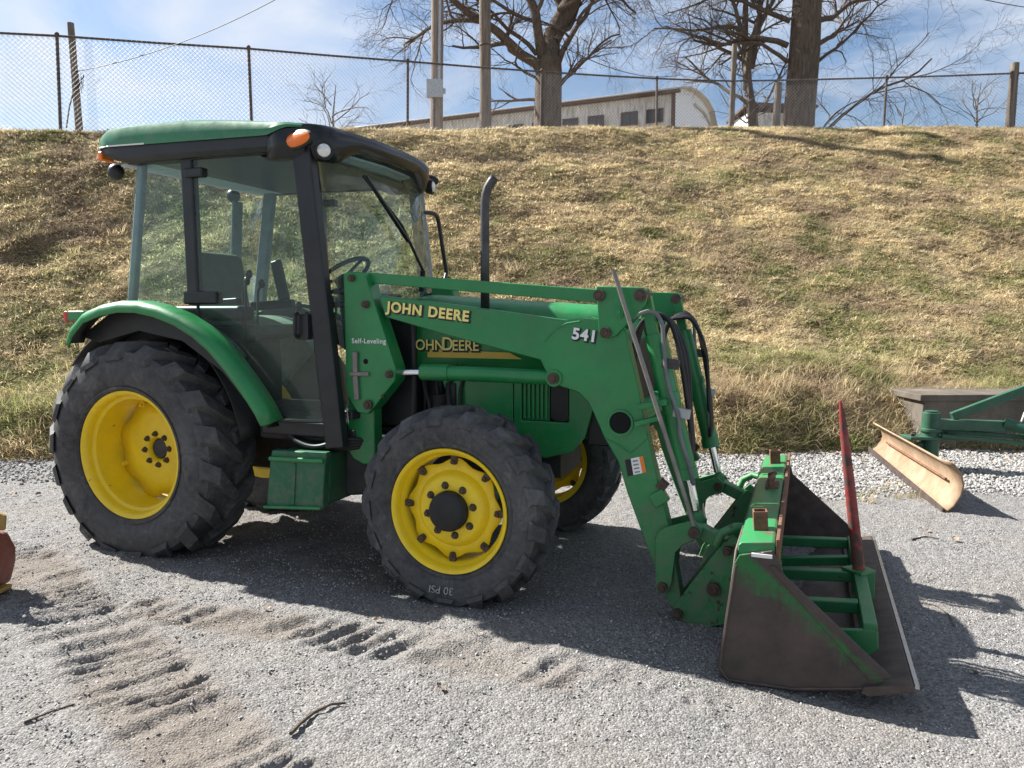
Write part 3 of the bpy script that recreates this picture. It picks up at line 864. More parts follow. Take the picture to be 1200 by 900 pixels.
# ---- hood
HW = 0.33
def hood_half(x):            # half width and crown height along the hood
    t = max(0.0, min(1.0, (x - 1.82) / 1.34))
    w = HW - 0.03 * t - (0.16 * max(0, (t - 0.86) / 0.14) ** 2)
    top = 1.655 - 0.085 * t - (0.22 * max(0, (t - 0.90) / 0.10) ** 2)
    return w, top
G = []
for i in range(25):
    x = 1.82 + 1.34 * i / 24
    w, top = hood_half(x)
    lowz = 1.20
    prof = [(-w, lowz), (-w, 1.36), (-w * 0.985, top - 0.13), (-w * 0.93, top - 0.055), (-w * 0.82, top - 0.02), (-w * 0.45, top), (0, top + 0.006)]
    prof += [(-y, z) for y, z in reversed(prof[:-1])]
    G.append([(x, y, z) for y, z in prof])
MB().sheet(G).build('hood', M['green'], TR, solid=0.012)
for s in (-1, 1): MB().prism([(2.10, 0.90), (2.46, 0.88), (2.46, 1.195), (1.98, 1.195)], s * (HW - 0.03), s * (HW - 0.005)).build('side_panel', M['green'], TR, bevel=0.006)
# nose shroud: side grille frame with a rounded lower corner
nose = [(2.465, 0.885), (2.50, 0.80), (2.56, 0.735), (2.66, 0.715), (2.82, 0.76), (2.90, 0.86), (2.945, 1.02), (2.95, 1.195), (2.80, 1.195), (2.80, 0.93), (2.515, 0.93), (2.515, 1.195), (2.465, 1.195)]
for s in (-1, 1):
    MB().prism(nose, s * (HW - 0.03), s * HW).build('nose_panel', M['green'], TR, bevel=0.008)
    b = MB()
    b.box(2.517, 2.68, s * (HW - 0.025) - 0.004, s * (HW - 0.025) + 0.004, 0.932, 1.195)
    g = b.build('side_grille', M['green'], TR)
    src = None
    for i in range(6):
        if src is None:
            o = src = MB().box(-0.0075, 0.0075, -0.010, 0.010, 0.94, 1.19).build('grille_slat', M['green'], g, bevel=0.003)
        else:
            o = src.copy(); COL.objects.link(o); o.parent = g
        o.location = (2.532 + 0.0265 * i, s * (HW - 0.012), 0)
    MB().prism([(2.69, 0.95), (2.715, 0.932), (2.775, 0.932), (2.797, 0.96), (2.797, 1.17), (2.775, 1.194), (2.70, 1.194), (2.69, 1.18)], s * (HW - 0.022), s * (HW - 0.006)).build('headlight', M['decal_black'], TR, bevel=0.004)
MB().prism([(-0.17, 1.40), (-0.27, 1.36), (-0.30, 1.2), (-0.29, 0.85), (0.29, 0.85), (0.30, 1.2), (0.27, 1.36), (0.17, 1.40)], 3.10, 3.17, 'yz').build('front_grille', M['decal_black'], TR, bevel=0.012)
b = MB(); b.box(2.90, 3.10, -0.29, 0.29, 0.80, 1.30); b.build('radiator_shroud', M['decal_black'], TR, bevel=0.01)
b = MB(); b.box(1.50, 1.84, -0.36, 0.36, 0.85, 1.58); b.build('firewall', M['black'], TR, bevel=0.03)
b = MB(); b.box(1.45, 1.83, -0.40, 0.40, 1.55, 1.64); b.build('cowl', M['black'], TR, bevel=0.03)
# exhaust stack rising beside the hood, curved tip
b = MB(); ex, ey = 2.30, -0.36
b.tube([(ex, ey, 1.50), (ex, ey, 1.9), (ex, ey, 2.17), (ex + 0.005, ey, 2.22), (ex + 0.02, ey, 2.265), (ex + 0.045, ey, 2.30), (ex + 0.062, ey, 2.318)], 0.0245, 18, cap=False)
b.build('exhaust_pipe', M['exhaust'], TR, solid=0.003)

# ---- decals on hood
MB().prism([(1.86, 1.285), (2.52, 1.285), (2.44, 1.322), (1.86, 1.335)], -HW - 0.004, -HW - 0.001).build('hood_stripe', M['stripe'], TR)
rt = (R(90), 0, 0)
for k, (mt, bo, dy, nm) in enumerate(((M['decal_black'], 0.006, -0.0090, 'hood_lettering_shadow'), (M['letter'], 0.0010, -0.0105, 'hood_lettering'))):
    off = 0.006 if k == 0 else 0
    text_mesh('J', 0.112, mt, nm, TR, (1.775 + off, -HW + dy, 1.330 - off), rt, 0.0006, bo, 0, 0.9)
    text_mesh('OHN', 0.088, mt, nm, TR, (1.830 + off, -HW + dy, 1.330 - off), rt, 0.0006, bo, 0, 0.95)
    text_mesh('D', 0.112, mt, nm, TR, (2.008 + off, -HW + dy, 1.330 - off), rt, 0.0006, bo, 0, 0.9)
    text_mesh('EERE', 0.088, mt, nm, TR, (2.075 + off, -HW + dy, 1.330 - off), rt, 0.0006, bo, 0, 0.95)

# ---- cab
CY = 0.68
def near_far(fn):
    for s in (-1, 1): fn(s)
floor = MB().prism([(-0.12, -0.38), (0.86, -0.38), (0.90, -0.64), (1.50, -0.64), (1.50, 0.64), (0.90, 0.64), (0.86, 0.38), (-0.12, 0.38)], 0.80, 0.90, 'xy').build('cab_floor', M['black'], TR, bevel=0.02)
def pillar(name, p, q, w, d, mat=None):
    return MB().bar(p, q, w, d).build(name, mat or M['black'], TR, bevel=0.012)
for s in (-1, 1):
    y = s * CY
    mt = M['black'] if s < 0 else M['trim']
    pillar('front_pillar', (1.300, y, 2.50), (1.488, y, 0.76), 0.125 if s < 0 else 0.10, 0.07, mt)
    pillar('middle_pillar', (0.457, y, 2.50), (0.470, y, 1.60), 0.088, 0.06, mt)
    pillar('rear_pillar', (0.03, s * (CY - 0.05), 2.50), (-0.11, s * (CY - 0.05), 1.60), 0.05 if s < 0 else 0.10, 0.05, M['trim'])
    # roof rails and belt
    MB().bar((-0.02, y, 2.515), (1.30, y, 2.495), 0.05, 0.06).build('roof_rail', M['black'], TR, bevel=0.01)
    dg = [(0.50, 2.485), (1.262, 2.465), (1.425, 0.915), (1.09, 0.90), (1.035, 0.925), (0.925, 1.10), (0.80, 1.25), (0.645, 1.405), (0.505, 1.53), (0.495, 1.65)]
    MB().prism(dg, s * (CY + 0.014), s * (CY + 0.019)).build('door_glass', M['door_glass'], TR, smooth=False)
    MB().prism([(0.03, 2.49), (0.415, 2.485), (0.428, 1.62), (-0.125, 1.62)], s * (CY - 0.012), s * (CY - 0.007)).build('quarter_glass', M['glass'], TR, smooth=False)
    b = MB(); pts = [(x, s * (CY + 0.016), z) for x, z in dg[2:]]
    b.tube(pts, 0.011, 6); b.build('door_seal', M['rubber_hose'], TR)
    b = MB(); b.bar((1.26, y + s * 0.03, 1.47), (1.34, y + s * 0.03, 1.47), 0.15, 0.05); b.tube([(1.27, y + s * 0.06, 1.41), (1.27, y + s * 0.085, 1.43), (1.275, y + s * 0.085, 1.54), (1.275, y + s * 0.06, 1.55)], 0.012, 8)
    b.build('door_handle', M['black'], TR, bevel=0.008)
    b = MB(); b.box(0.40, 0.66, y + s * 0.005 - 0.03, y + s * 0.005 + 0.04, 1.605, 1.685); b.build('door_hinge', M['black'], TR, bevel=0.012)
    b = MB(); b.box(0.455, 0.595, y + s * 0.02 - 0.03, y + s * 0.02 + 0.03, 2.375, 2.432); b.build('door_hinge', M['black'], TR, bevel=0.012)
# windscreen, bowed forwards
def scr_x(z): return 1.37 + (2.45 - z) * 0.112
gw = [[(scr_x(z) + 0.10 * (1 - (v / 0.64) ** 2), v, z) for v in np.linspace(-0.64, 0.64, 15)] for z in (2.56, 2.1, 1.8, 1.5, 1.2, 0.92)]
MB().sheet(gw).build('windscreen', M['glass'], TR, solid=0.005)
gr = [[(-0.05 - (2.45 - z) * 0.13 - 0.05 * (1 - (v / 0.62) ** 2), v, z) for v in np.linspace(-0.62, 0.62, 9)] for z in (2.46, 2.0, 1.62)]
MB().sheet(gr).build('rear_window', M['glass'], TR, solid=0.005)
b = MB(); b.bar((-0.16, -0.62, 1.60), (-0.16, 0.62, 1.60), 0.08, 0.07); b.build('rear_sill', M['trim'], TR, bevel=0.01)
b = MB(); b.tube([(1.50, -0.36, 2.38), (1.56, 0.00, 2.12), (1.585, 0.24, 1.84)], 0.010, 6); b.bar((1.505, -0.34, 2.38), (1.58, 0.05, 2.02), 0.024, 0.014); b.tube([(1.585, 0.24, 1.84), (1.56, 0.26, 1.70)], 0.018, 8)
b.build('wiper', M['black'], TR)
b = MB(); b.tube(smooth([(1.36, 0.67, 2.29), (1.375, 0.76, 2.30), (1.38, 0.84, 2.295), (1.385, 0.885, 2.25), (1.392, 0.93, 2.08), (1.40, 0.99, 1.86)]), 0.016, 10); b.tube([(1.40, 0.99, 1.86), (1.43, 0.86, 1.74)], 0.016, 10)
b.build('mirror_arm', M['black'], TR)
# black lower screen frames beside the hood
for s in (-1, 1):
    b = MB(); b.bar((1.52, s * 0.63, 0.95), (1.60, s * 0.40, 0.95), 0.05, 0.10); b.build('lower_frame', M['black'], TR, bevel=0.01)

M['visor'] = plain('glossy_black_visor', (0.010, 0.011, 0.012), 0.22, var=0.3, scale=5, bump=0.02)
# roof: green cap over a black band, black visor at the front
def loft(xs_, sec):
    return MB().sheet([[(x, y, z) for y, z in sec(x)] for x in xs_])
def rw_(x):                   # half width of the roof in plan
    t = (x + 0.27) / 1.80
    e = 0.775
    if x < -0.12: e -= 0.10 * ((-0.12 - x) / 0.15) ** 2
    if x > 1.10: e -= 0.17 * ((x - 1.10) / 0.35) ** 2.4
    return e
def ztop(x):
    z = 2.757 - 0.115 * max(0, (x - 0.35) / 0.95) ** 1.6
    if x < -0.05: z -= 0.085 * ((-0.05 - x) / 0.22) ** 2
    return z
def zband(x): return 2.595 - 0.035 * max(0, (x + 0.27) / 1.7) + 0.045 * float(sstep(1.10, 1.26, np.array(x)))
def sec_cap(x):
    w, zt, zb = rw_(x), ztop(x), zband(x)
    h = [(-w, zb), (-w - 0.002, zb + 0.4 * (zt - zb) * 0.8), (-w + 0.025, zb + 0.75 * (zt - zb) * 0.93), (-w + 0.08, zt - 0.028), (-w + 0.20, zt), (-w * 0.4, zt + 0.022), (0, zt + 0.028)]
    return h + [(-y, z) for y, z in reversed(h[:-1])]
xr = [-0.27, -0.262, -0.24, -0.20, -0.12, 0.0, 0.2, 0.5, 0.8, 1.0, 1.08, 1.12, 1.16, 1.2, 1.24, 1.28, 1.32]
cap = loft(xr, sec_cap)
# close the rear end
s0 = sec_cap(-0.27); cap.add([(-0.27, y, z) for y, z in s0], [tuple(range(len(s0)))])
roof = cap.build('cab_roof', M['roof_green'], TR, weld=True)
def sec_band(x):
    w, zt = rw_(x) - 0.012, zband(x) + 0.012
    zb = 2.498 - 0.025 * max(0, (x + 0.27) / 1.7) + (0.06 * max(0, (-0.02 - x) / 0.25) ** 0.8)
    h = [(0, zb), (-w + 0.12, zb), (-w + 0.03, zb + 0.004), (-w, zb + 0.03), (-w, zt), (-w + 0.03, zt + 0.004), (0, zt + 0.004)]
    return h
bd = MB()
for sg in (1, -1):
    bd.sheet([[(x, sg * y, z) for y, z in sec_band(x)] for x in (-0.26, -0.2, -0.1, 0, 0.3, 0.7, 1.0, 1.08, 1.14, 1.20, 1.25, 1.30)])
    e = sec_band(-0.26); bd.add([(-0.26, sg * y, z) for y, z in e], [tuple(range(len(e)))])
bd.build('roof_band', M['black'], TR)
# seam of pale edging under the rear of the cap
for s in (-1, 1): MB().tube([(x, s * (rw_(x) + 0.001), zband(x) + 0.004) for x in (-0.25, -0.2, -0.1, 0.05, 0.2)], 0.005, 5).build('roof_edging', M['decal_white'], TR)
# visor: a bowed black front fascia sweeping round both corners
def vis_plan(k):              # k from -1 (near corner) to 1 (far corner)
    a = abs(k)
    if a < 0.74:
        y = k / 0.74 * 0.56; x = 1.515 - 0.055 * (y / 0.56) ** 2
    else:
        t = (a - 0.74) / 0.26 * PI / 2
        y = math.copysign(0.56 + 0.205 * math.sin(t), k); x = 1.46 - 0.31 * (1 - math.cos(t)) - 0.03 * (a - 0.74) / 0.26
    return x, y
vis = []
for k in np.linspace(-1, 1, 61):
    x, y = vis_plan(k); a = abs(y)
    side = float(sstep(1.40, 1.20, np.array(x)))               # along the flank the band runs on into the roof band
    drop = 0.070 + 0.095 * float(sstep(0.34, 0.60, np.array(a))) - 0.02 * side
    zt = 2.628 - 0.012 * (x - 1.1) / 0.4 - 0.010 * side
    vis.append([(x - 0.30, y * 0.76, zt + 0.030), (x - 0.18, y * 0.86, zt + 0.032), (x - 0.08, y * 0.955, zt + 0.022), (x - 0.025, y * 0.985, zt + 0.008), (x, y, zt - 0.025), (x + 0.002, y, zt - 0.025 - drop * 0.5), (x - 0.012, y * 0.992, zt - 0.025 - drop * 0.85), (x - 0.035, y * 0.97, zt - 0.025 - drop), (x - 0.07, y * 0.94, zt - 0.020 - drop), (x - 0.26, y * 0.80, zt - 0.07)])
MB().sheet(vis).build('roof_visor', M['visor'], TR, solid=0.008)
MB().prism([(-0.12, -0.66), (1.28, -0.66), (1.40, -0.5), (1.44, 0.0), (1.40, 0.5), (1.28, 0.66), (-0.12, 0.66)], 2.492, 2.506, 'xy').build('headliner', M['liner'], TR)
def lamp(name, mat, x, y, z, rx, ry, rz, rot=0.0, house=True):
    o = MB().ball((0, 0, 0), rx, ry, rz, 20, 12).build(name, mat, TR, loc=(x, y, z)); o.rotation_euler = (0, 0, rot)
    return o
for s in (-1, 1):
    l = lamp('turn_signal', M['amber'], 1.315, s * 0.752, 2.530, 0.118, 0.030, 0.044, s * R(14)); l.rotation_euler = (0, R(-2), s * R(16))
    h = MB().ball((0, 0, 0), 0.132, 0.022, 0.056, 20, 10).build('lamp_bezel', M['decal_black'], TR, loc=(1.315, s * 0.748, 2.530)); h.rotation_euler = (0, R(-2), s * R(16))
    l = MB().lathe([(0.0005, -0.030), (0.02, -0.028), (0.036, -0.018), (0.040, -0.006)], 24).build('work_light', M['lens'], TR, loc=(1.435, s * 0.675, 2.475)); l.rotation_euler = (0, 0, R(38) if s < 0 else R(105))
    h = MB().lathe([(0.040, -0.012), (0.052, -0.014), (0.054, 0.0), (0.045, 0.04), (0.0005, 0.05)], 24).build('lamp_housing', M['decal_black'], TR, loc=(1.435, s * 0.675, 2.475)); h.rotation_euler = l.rotation_euler
    MB().ball((-0.275, s * 0.56, 2.485), 0.055, 0.05, 0.055, 18, 10).build('rear_work_light', M['black'], TR)
    MB().box(-0.272, -0.235, s * 0.655 - 0.05, s * 0.655 + 0.05, 2.535, 2.590).build('rear_signal', M['amber'], TR, bevel=0.01)
b = MB(); b.tube([(1.335, -0.78, 2.485), (1.33, -0.77, 2.50)], 0.01, 6)

# cab interior
st = MB(); st.prism([(0.05, 1.36), (0.42, 1.36), (0.60, 1.40), (0.60, 1.47), (0.22, 1.47), (0.14, 1.55), (0.07, 1.95), (0.03, 1.99), (-0.03, 1.98), (-0.04, 1.86)], -0.245, 0.245)
seat = st.build('seat', M['seat'], TR, bevel=0.06, seg=4)
MB().box(0.02, 0.45, -0.18, 0.18, 0.90, 1.36).build('seat_base', M['black'], seat, bevel=0.02)
for s in (-1, 1):
    MB().bar((0.10, s * 0.29, 1.60), (0.48, s * 0.29, 1.62), 0.07, 0.06).build('armrest', M['black'], seat, bevel=0.015)
MB().bar((0.50, 0.16, 1.64), (0.43, 0.16, 1.93), 0.08, 0.05).build('seat_bolster', M['black'], seat, bevel=0.015)
b = MB(); n = 28
cwx, cwz = 1.10, 1.80
ring = [(cwx + 0.20 * math.cos(2 * PI * k / n) * math.cos(R(-35)), 0.20 * math.sin(2 * PI * k / n), cwz + 0.20 * math.cos(2 * PI * k / n) * math.sin(R(35))) for k in range(n + 1)]
b.tube(ring, 0.015, 8, cap=False)
for a in (0, 120, 240):
    b.tube([(cwx, 0, cwz - 0.02), (cwx + 0.2 * math.cos(R(a)) * math.cos(R(35)), 0.2 * math.sin(R(a)), cwz + 0.2 * math.cos(R(a)) * math.sin(R(35)))], 0.011, 6)
b.build('steering_wheel', M['black'], TR)
b = MB(); b.bar((1.10, 0, 1.80), (1.28, 0, 1.45), 0.10, 0.12); b.prism([(1.18, 1.68), (1.45, 1.68), (1.48, 0.90), (1.30, 0.90)], -0.20, 0.20)
b.build('dashboard', M['black'], TR, bevel=0.02)
for s in (-1, 1):
    # inner wheel arches
    G = []
    for a in range(8, 141, 6):
        x, z = 0.80 * math.cos(R(a)), 0.64 + 0.86 * math.sin(R(a))
        G.append([(x, s * 0.69, z), (x, s * 0.40, z), (x * 0.55, s * 0.39, 0.64 + (z - 0.64) * 0.55)])
    MB().sheet(G).build('wheel_arch', M['decal_black'], TR, solid=0.01)
    G2 = [[(p_[0] * 1.03, p_[1] * (0.93 if abs(p_[1]) > 0.6 else 0.95), p_[2] + 0.03) for p_ in row] for row in G[6:]]
    MB().sheet(G2).build('arch_trim', M['interior'], TR, solid=0.01)
b = MB(); b.box(0.0, 0.62, -0.46, -0.30, 1.50, 1.60); b.build('side_console', M['black'], TR, bevel=0.03)
b = MB()
for x, y, h in ((0.62, -0.42, 1.80), (0.70, -0.40, 1.74), (0.55, -0.36, 1.76), (0.80, -0.15, 1.60), (0.86, 0.25, 1.70)):
    b.tube([(x, y, 1.35), (x + 0.02, y, h - 0.05), (x + 0.05, y, h)], 0.008, 6); b.ball((x + 0.05, y, h), 0.022, 0.022, 0.03, 10, 6)
b.build('control_levers', M['black'], TR)
b = MB(); b.bar((-0.05, 0.34, 2.40), (-0.10, 0.34, 1.70), 0.03, 0.10); b.build('rear_wiper_motor', M['trim'], TR, bevel=0.01)

# ---- fenders
for s in (-1, 1):
    out = [(-0.395, 1.385), (-0.36, 1.455), (-0.25, 1.545), (-0.10, 1.592), (0.06, 1.615), (0.22, 1.612), (0.38, 1.583), (0.54, 1.53), (0.68, 1.46), (0.80, 1.375), (0.91, 1.27), (1.00, 1.17), (1.09, 1.06), (1.145, 0.985), (1.185, 0.915)]
    G = []
    for x, z in out:
        cx_, cz_ = x / math.hypot(x, z - 0.62), (z - 0.62) / math.hypot(x, z - 0.62); G.append([(x, s * 0.78, z + 0.010), (x, s * 0.86, z + 0.008), (x - 0.008 * cx_, s * 0.892, z - 0.008 * cz_), (x - 0.03 * cx_, s * 0.905, z - 0.03 * cz_), (x - 0.062 * cx_, s * 0.905, z - 0.062 * cz_)])
    fd = MB().sheet(G).build('fender', M['green'], TR, solid=0.012)
    u = [[(x * 0.975, s * y, z - 0.028) for y in (0.78, 0.885)] for x, z in out]
    MB().sheet(u).build('fender_liner', M['decal_black'], fd, solid=0.006)
    b = MB(); b.box(-0.43, -0.28, s * 0.80 - 0.06, s * 0.80 + 0.06, 1.50, 1.565); b.build('tail_light_box', M['green'], TR, bevel=0.012)
    MB().box(-0.462, -0.425, s * 0.80 - 0.06, s * 0.80 + 0.06, 1.495, 1.565).build('tail_light', M['red_lens'], TR, bevel=0.012)
    b = MB(); b.prism([(-0.40, 1.40), (-0.1, 1.57), (0.25, 1.59), (0.66, 1.44), (1.0, 1.10), (1.15, 0.92), (1.05, 0.90), (0.75, 1.20), (0.45, 1.38), (0.1, 1.44), (-0.25, 1.36)], s * 0.705, s * 0.785); b.build('fender_skirt', M['decal_black'], TR)

# ---- step / tank under the door, with hoses above it
b = MB(); b.prism([(1.045, 0.725), (1.44, 0.735), (1.425, 0.66), (1.40, 0.385), (0.99, 0.355), (1.03, 0.66)], -0.72, -0.66)
b.build('step_panel', M['green_deck'], TR, bevel=0.012)
MB().prism([(1.205, 0.655), (1.225, 0.655), (1.205, 0.40), (1.18, 0.40)], -0.729, -0.718).build('panel_crease', M['green_deck'], TR, bevel=0.004)
b = MB(); b.prism([(1.06, 0.715), (1.42, 0.725), (1.40, 0.40), (1.01, 0.37)], -0.655, -0.36); b.build('step_box', M['green_deck'], TR, bevel=0.02)
b = MB(); b.bar((1.035, -0.728, 0.675), (1.425, -0.728, 0.685), 0.028, 0.032); b.bar((0.985, -0.728, 0.372), (1.40, -0.728, 0.40), 0.022, 0.034); b.build('step_rung', M['green'], TR, bevel=0.010)
b = MB(); b.prism([(1.46, 0.74), (1.70, 0.75), (1.69, 0.47), (1.45, 0.44)], -0.56, -0.30); b.build('battery_box', M['engine'], TR, bevel=0.02)
b = MB()
for i in range(4):
    b.tube(smooth([(1.02, -0.46 - 0.03 * i, 0.86 + 0.015 * i), (1.15, -0.55 - 0.03 * i, 0.79), (1.32, -0.60 - 0.02 * i, 0.752), (1.52, -0.60 - 0.01 * i, 0.745 + 0.02 * i), (1.66, -0.52, 0.78)]), 0.014, 8)
b.build('hydraulic_hose', M['rubber_hose'], TR)
b = MB(); b.box(0.86, 1.56, -0.60, -0.20, 0.77, 0.86); b.build('cab_mount', M['engine'], TR, bevel=0.02)

# ---- front loader
def bolt(x, z, y, r=0.024, name='pivot_pin', mat=None, parent=None):
    s = -1 if y < 0 else 1
    b = MB(); b.cyl((x, y, z), (x, y + s * 0.022, z), r, 16); b.tube([(x, y + s * 0.02, z), (x, y + s * 0.032, z)], r * 0.6, 6)
    return b.build(name, mat or M['pin'], parent or TR)
boom = [(1.735, 1.652), (2.2, 1.598), (2.56, 1.552), (2.86, 1.512), (2.92, 1.522), (2.985, 1.528), (3.05, 1.515), (3.125, 1.50), (3.178, 1.46), (3.255, 1.15), (3.325, 0.83), (3.425, 0.45), (3.47, 0.16), (3.535, -0.02), (3.47, -0.01), (3.41, 0.09), (3.35, 0.24), (3.27, 0.44), (3.20, 0.62), (3.15, 0.78), (3.075, 0.90), (3.02, 1.02), (2.985, 1.085), (2.93, 1.135), (2.86, 1.155), (2.80, 1.17), (2.765, 1.215), (2.72, 1.30), (2.2, 1.42), (1.775, 1.528)]
boom[12:15] = [(3.505, 0.02), (3.50, -0.005), (3.47, 0.0)]
mast_plate = [(1.512, 1.775), (1.545, 1.795), (1.655, 1.783), (1.852, 1.235), (1.848, 1.165), (1.715, 1.012), (1.660, 0.962), (1.590, 0.968), (1.535, 1.05), (1.518, 1.10)]
for s in (-1, 1):
    # mast: post with a plate over it
    post = [(1.50, 1.10), (1.68, 1.10), (1.685, 0.73), (1.67, 0.655), (1.60, 0.648), (1.53, 0.68), (1.496, 0.73)]
    pm = MB().prism(post, s * 0.49, s * 0.585).build('mast_post', M['green'], TR, bevel=0.012)
    mp = MB().prism(mast_plate, s * 0.50, s * 0.622).build('mast_plate', M['green'], TR, bevel=0.008)
    for x, z, r in ((1.575, 1.752, 0.021), (1.665, 1.60, 0.022), (1.815, 1.20, 0.022), (1.672, 1.018, 0.028), (1.775, 1.075, 0.010)):
        bolt(x, z, s * 0.621, r, parent=TR)
    MB().cyl((1.655, s * 0.6205, 1.27), (1.655, s * 0.6235, 1.27), 0.016, 16).build('plate_hole_shade', M['hole_shade'], TR)  # black disc on the plate, painted as the dark of a hole
    b = MB(); b.bar((1.592, s * 0.632, 1.325), (1.592, s * 0.632, 1.205), 0.032, 0.022); b.bar((1.592, s * 0.632, 1.185), (1.600, s * 0.632, 1.045), 0.032, 0.022); b.bar((1.55, s * 0.630, 1.195), (1.68, s * 0.630, 1.198), 0.024, 0.016)
    b.build('parking_latch', M['rod'], TR, bevel=0.004)
    for z in (1.60, 1.68): MB().cyl((1.42, s * 0.58, z), (1.53, s * 0.58, z), 0.018, 10).build('mast_bolt', M['black_metal'], TR)
    # lifting arm
    bm_ = MB().prism(boom, s * 0.50, s * 0.60).build('lift_arm', M['green'], TR, bevel=0.008)
    MB().tube([(2.745, s * 0.601, 1.40), (2.775, s * 0.601, 1.44), (2.82, s * 0.601, 1.475), (2.87, s * 0.601, 1.498), (2.94, s * 0.601, 1.508)], 0.0055, 6).build('weld_bead', M['green'], bm_)
    MB().tube([(3.085, s * 0.601, 0.90), (3.16, s * 0.601, 0.865), (3.215, s * 0.601, 0.83), (3.26, s * 0.601, 0.87), (3.32, s * 0.601, 0.93)], 0.0045, 6).build('weld_bead', M['green'], bm_)
    # upper parallel link
    MB().prism([(1.565, 1.79), (1.66, 1.785), (3.04, 1.672), (3.06, 1.60), (1.69, 1.722), (1.60, 1.725)], s * 0.535, s * 0.57).build('levelling_link', M['green'], TR, bevel=0.006)
    lp = MB()
    for y0, y1 in ((0.602, 0.622), (0.478, 0.498)):
        lp.prism([(3.03, 1.688), (3.275, 1.680), (3.295, 1.64), (3.285, 1.59), (3.135, 1.432), (3.07, 1.42), (3.045, 1.46)], s * y0, s * y1)
    lp.build('elbow_plate', M['green'], TR, bevel=0.006)
    for x, z, r in ((3.05, 1.64, 0.030), (3.262, 1.640, 0.032), (3.085, 1.45, 0.028)):
        b = MB(); b.cyl((x, s * 0.47, z), (x, s * 0.645, z), r, 18); b.tube([(x, s * 0.64, z), (x, s * 0.655, z)], r * 0.55, 6); b.build('pivot_pin', M['pin'], TR)
    bolt(3.155, 1.555, s * 0.622, 0.024, 'plate_boss', M['green'])
    # lift cylinder (lies level above the front wheel)
    b = MB(); b.cyl((2.02, s * 0.55, 1.212), (2.84, s * 0.55, 1.205), 0.042, 22); b.cyl((1.985, s * 0.55, 1.212), (2.16, s * 0.55, 1.212), 0.047, 22); b.cyl((2.80, s * 0.53, 1.205), (2.80, s * 0.612, 1.205), 0.045, 18)
    lc = b.build('lift_cylinder', M['green'], TR)
    MB().cyl((1.81, s * 0.55, 1.205), (2.02, s * 0.55, 1.212), 0.021, 16).build('piston_rod', M['chrome'], lc)
    bolt(2.80, 1.205, s * 0.605, 0.03)
    # bucket cylinder, standing in front of the arm
    y = s * 0.515 if s < 0 else 0.50
    b = MB(); b.bar((3.263, y, 1.66), (3.325, y, 1.36), 0.052, 0.055); b.cyl((3.312, y, 1.44), (3.498, y, 0.72), 0.049, 24)
    b.cyl((3.392, y, 1.14), (3.402, y, 1.10), 0.054, 24); b.cyl((3.488, y, 0.755), (3.502, y, 0.70), 0.055, 24)
    bc = b.build('tilt_cylinder', M['green'], TR)
    MB().cyl((3.495, y, 0.74), (3.545, y, 0.54), 0.024, 16).build('piston_rod', M['chrome'], bc)
    MB().ball((3.552, y, 0.47), 0.040, 0.035, 0.075, 14, 8).build('rod_eye', M['green_worn'], bc)
    # knuckle: curved guide plates and the link on to the bucket
    for yy in (0.445, 0.622):
        MB().prism([(3.365, 0.12), (3.36, 0.40), (3.375, 0.44), (3.41, 0.465), (3.55, 0.515), (3.595, 0.48), (3.585, 0.43), (3.50, 0.385), (3.463, 0.34), (3.447, 0.18), (3.425, 0.12)], s * yy, s * (yy + 0.02)).build('guide_plate', M['green'], TR, bevel=0.005)
    b = MB(); b.cyl((3.552, s * 0.44, 0.455), (3.552, s * 0.662, 0.455), 0.028, 16); b.build('pivot_pin', M['pin'], TR)
    bolt(3.40, 0.155, s * 0.642, 0.026)
    MB().bar((3.548, s * 0.55, 0.455), (3.715, s * 0.55, 0.38), 0.07, 0.09, (0, 1, 0)).build('tilt_link', M['green_worn'], TR, bevel=0.01)
    # quick-attach bracket at the back of the bucket
    for yy in (0.425, 0.602):
        MB().prism([(3.445, 0.0), (3.47, 0.075), (3.60, 0.27), (3.70, 0.42), (3.735, 0.455), (3.775, 0.43), (3.77, 0.29), (3.735, 0.08), (3.72, -0.005), (3.62, -0.035), (3.50, -0.035)], s * yy, s * (yy + 0.02)).build('attach_plate', M['green_worn'], TR, bevel=0.005)
    bolt(3.652, 0.172, s * 0.622, 0.034); bolt(3.478, 0.02, s * 0.622, 0.026); bolt(3.715, 0.375, s * 0.622, 0.024)
    b = MB(); b.tube([(3.66, s * 0.63, 0.40), (3.69, s * 0.65, 0.47), (3.75, s * 0.65, 0.505), (3.80, s * 0.62, 0.50)], 0.022, 10); b.build('bucket_hook', M['green_worn'], TR)
    # hoses looped over the tilt cylinder
    for k_, (x_, z_) in enumerate(((3.395, 1.30), (3.455, 1.05))): MB().bar((x_ - 0.03, s * 0.555, z_), (x_ + 0.055, s * 0.565, z_ - 0.012), 0.05, 0.028).build('hose_clamp', M['zinc'] if k_ else M['black_metal'], TR, bevel=0.004)
    for i in range(3):
        yo = s * (0.46 - 0.035 * i)
        MB().tube(smooth([(3.17, yo, 1.28 - 0.05 * i), (3.22, yo, 1.47), (3.30, yo, 1.545 - 0.012 * i), (3.385, yo, 1.50), (3.44 + 0.012 * i, yo, 1.32), (3.49, yo, 1.02), (3.505, yo, 0.86), (3.50, yo + s * 0.02, 0.78)]), 0.0125, 8).build('hydraulic_hose', M['rubber_hose'], TR)
    MB().tube(smooth([(3.20, s * 0.60, 1.52), (3.30, s * 0.575, 1.56), (3.36, s * 0.572, 1.50), (3.375, s * 0.572, 1.35), (3.40, s * 0.578, 1.19), (3.455, s * 0.58, 1.02), (3.465, s * 0.58, 0.93), (3.52, s * 0.585, 0.76), (3.535, s * 0.56, 0.68)]), 0.0105, 8).build('steel_line', M['line'], TR)
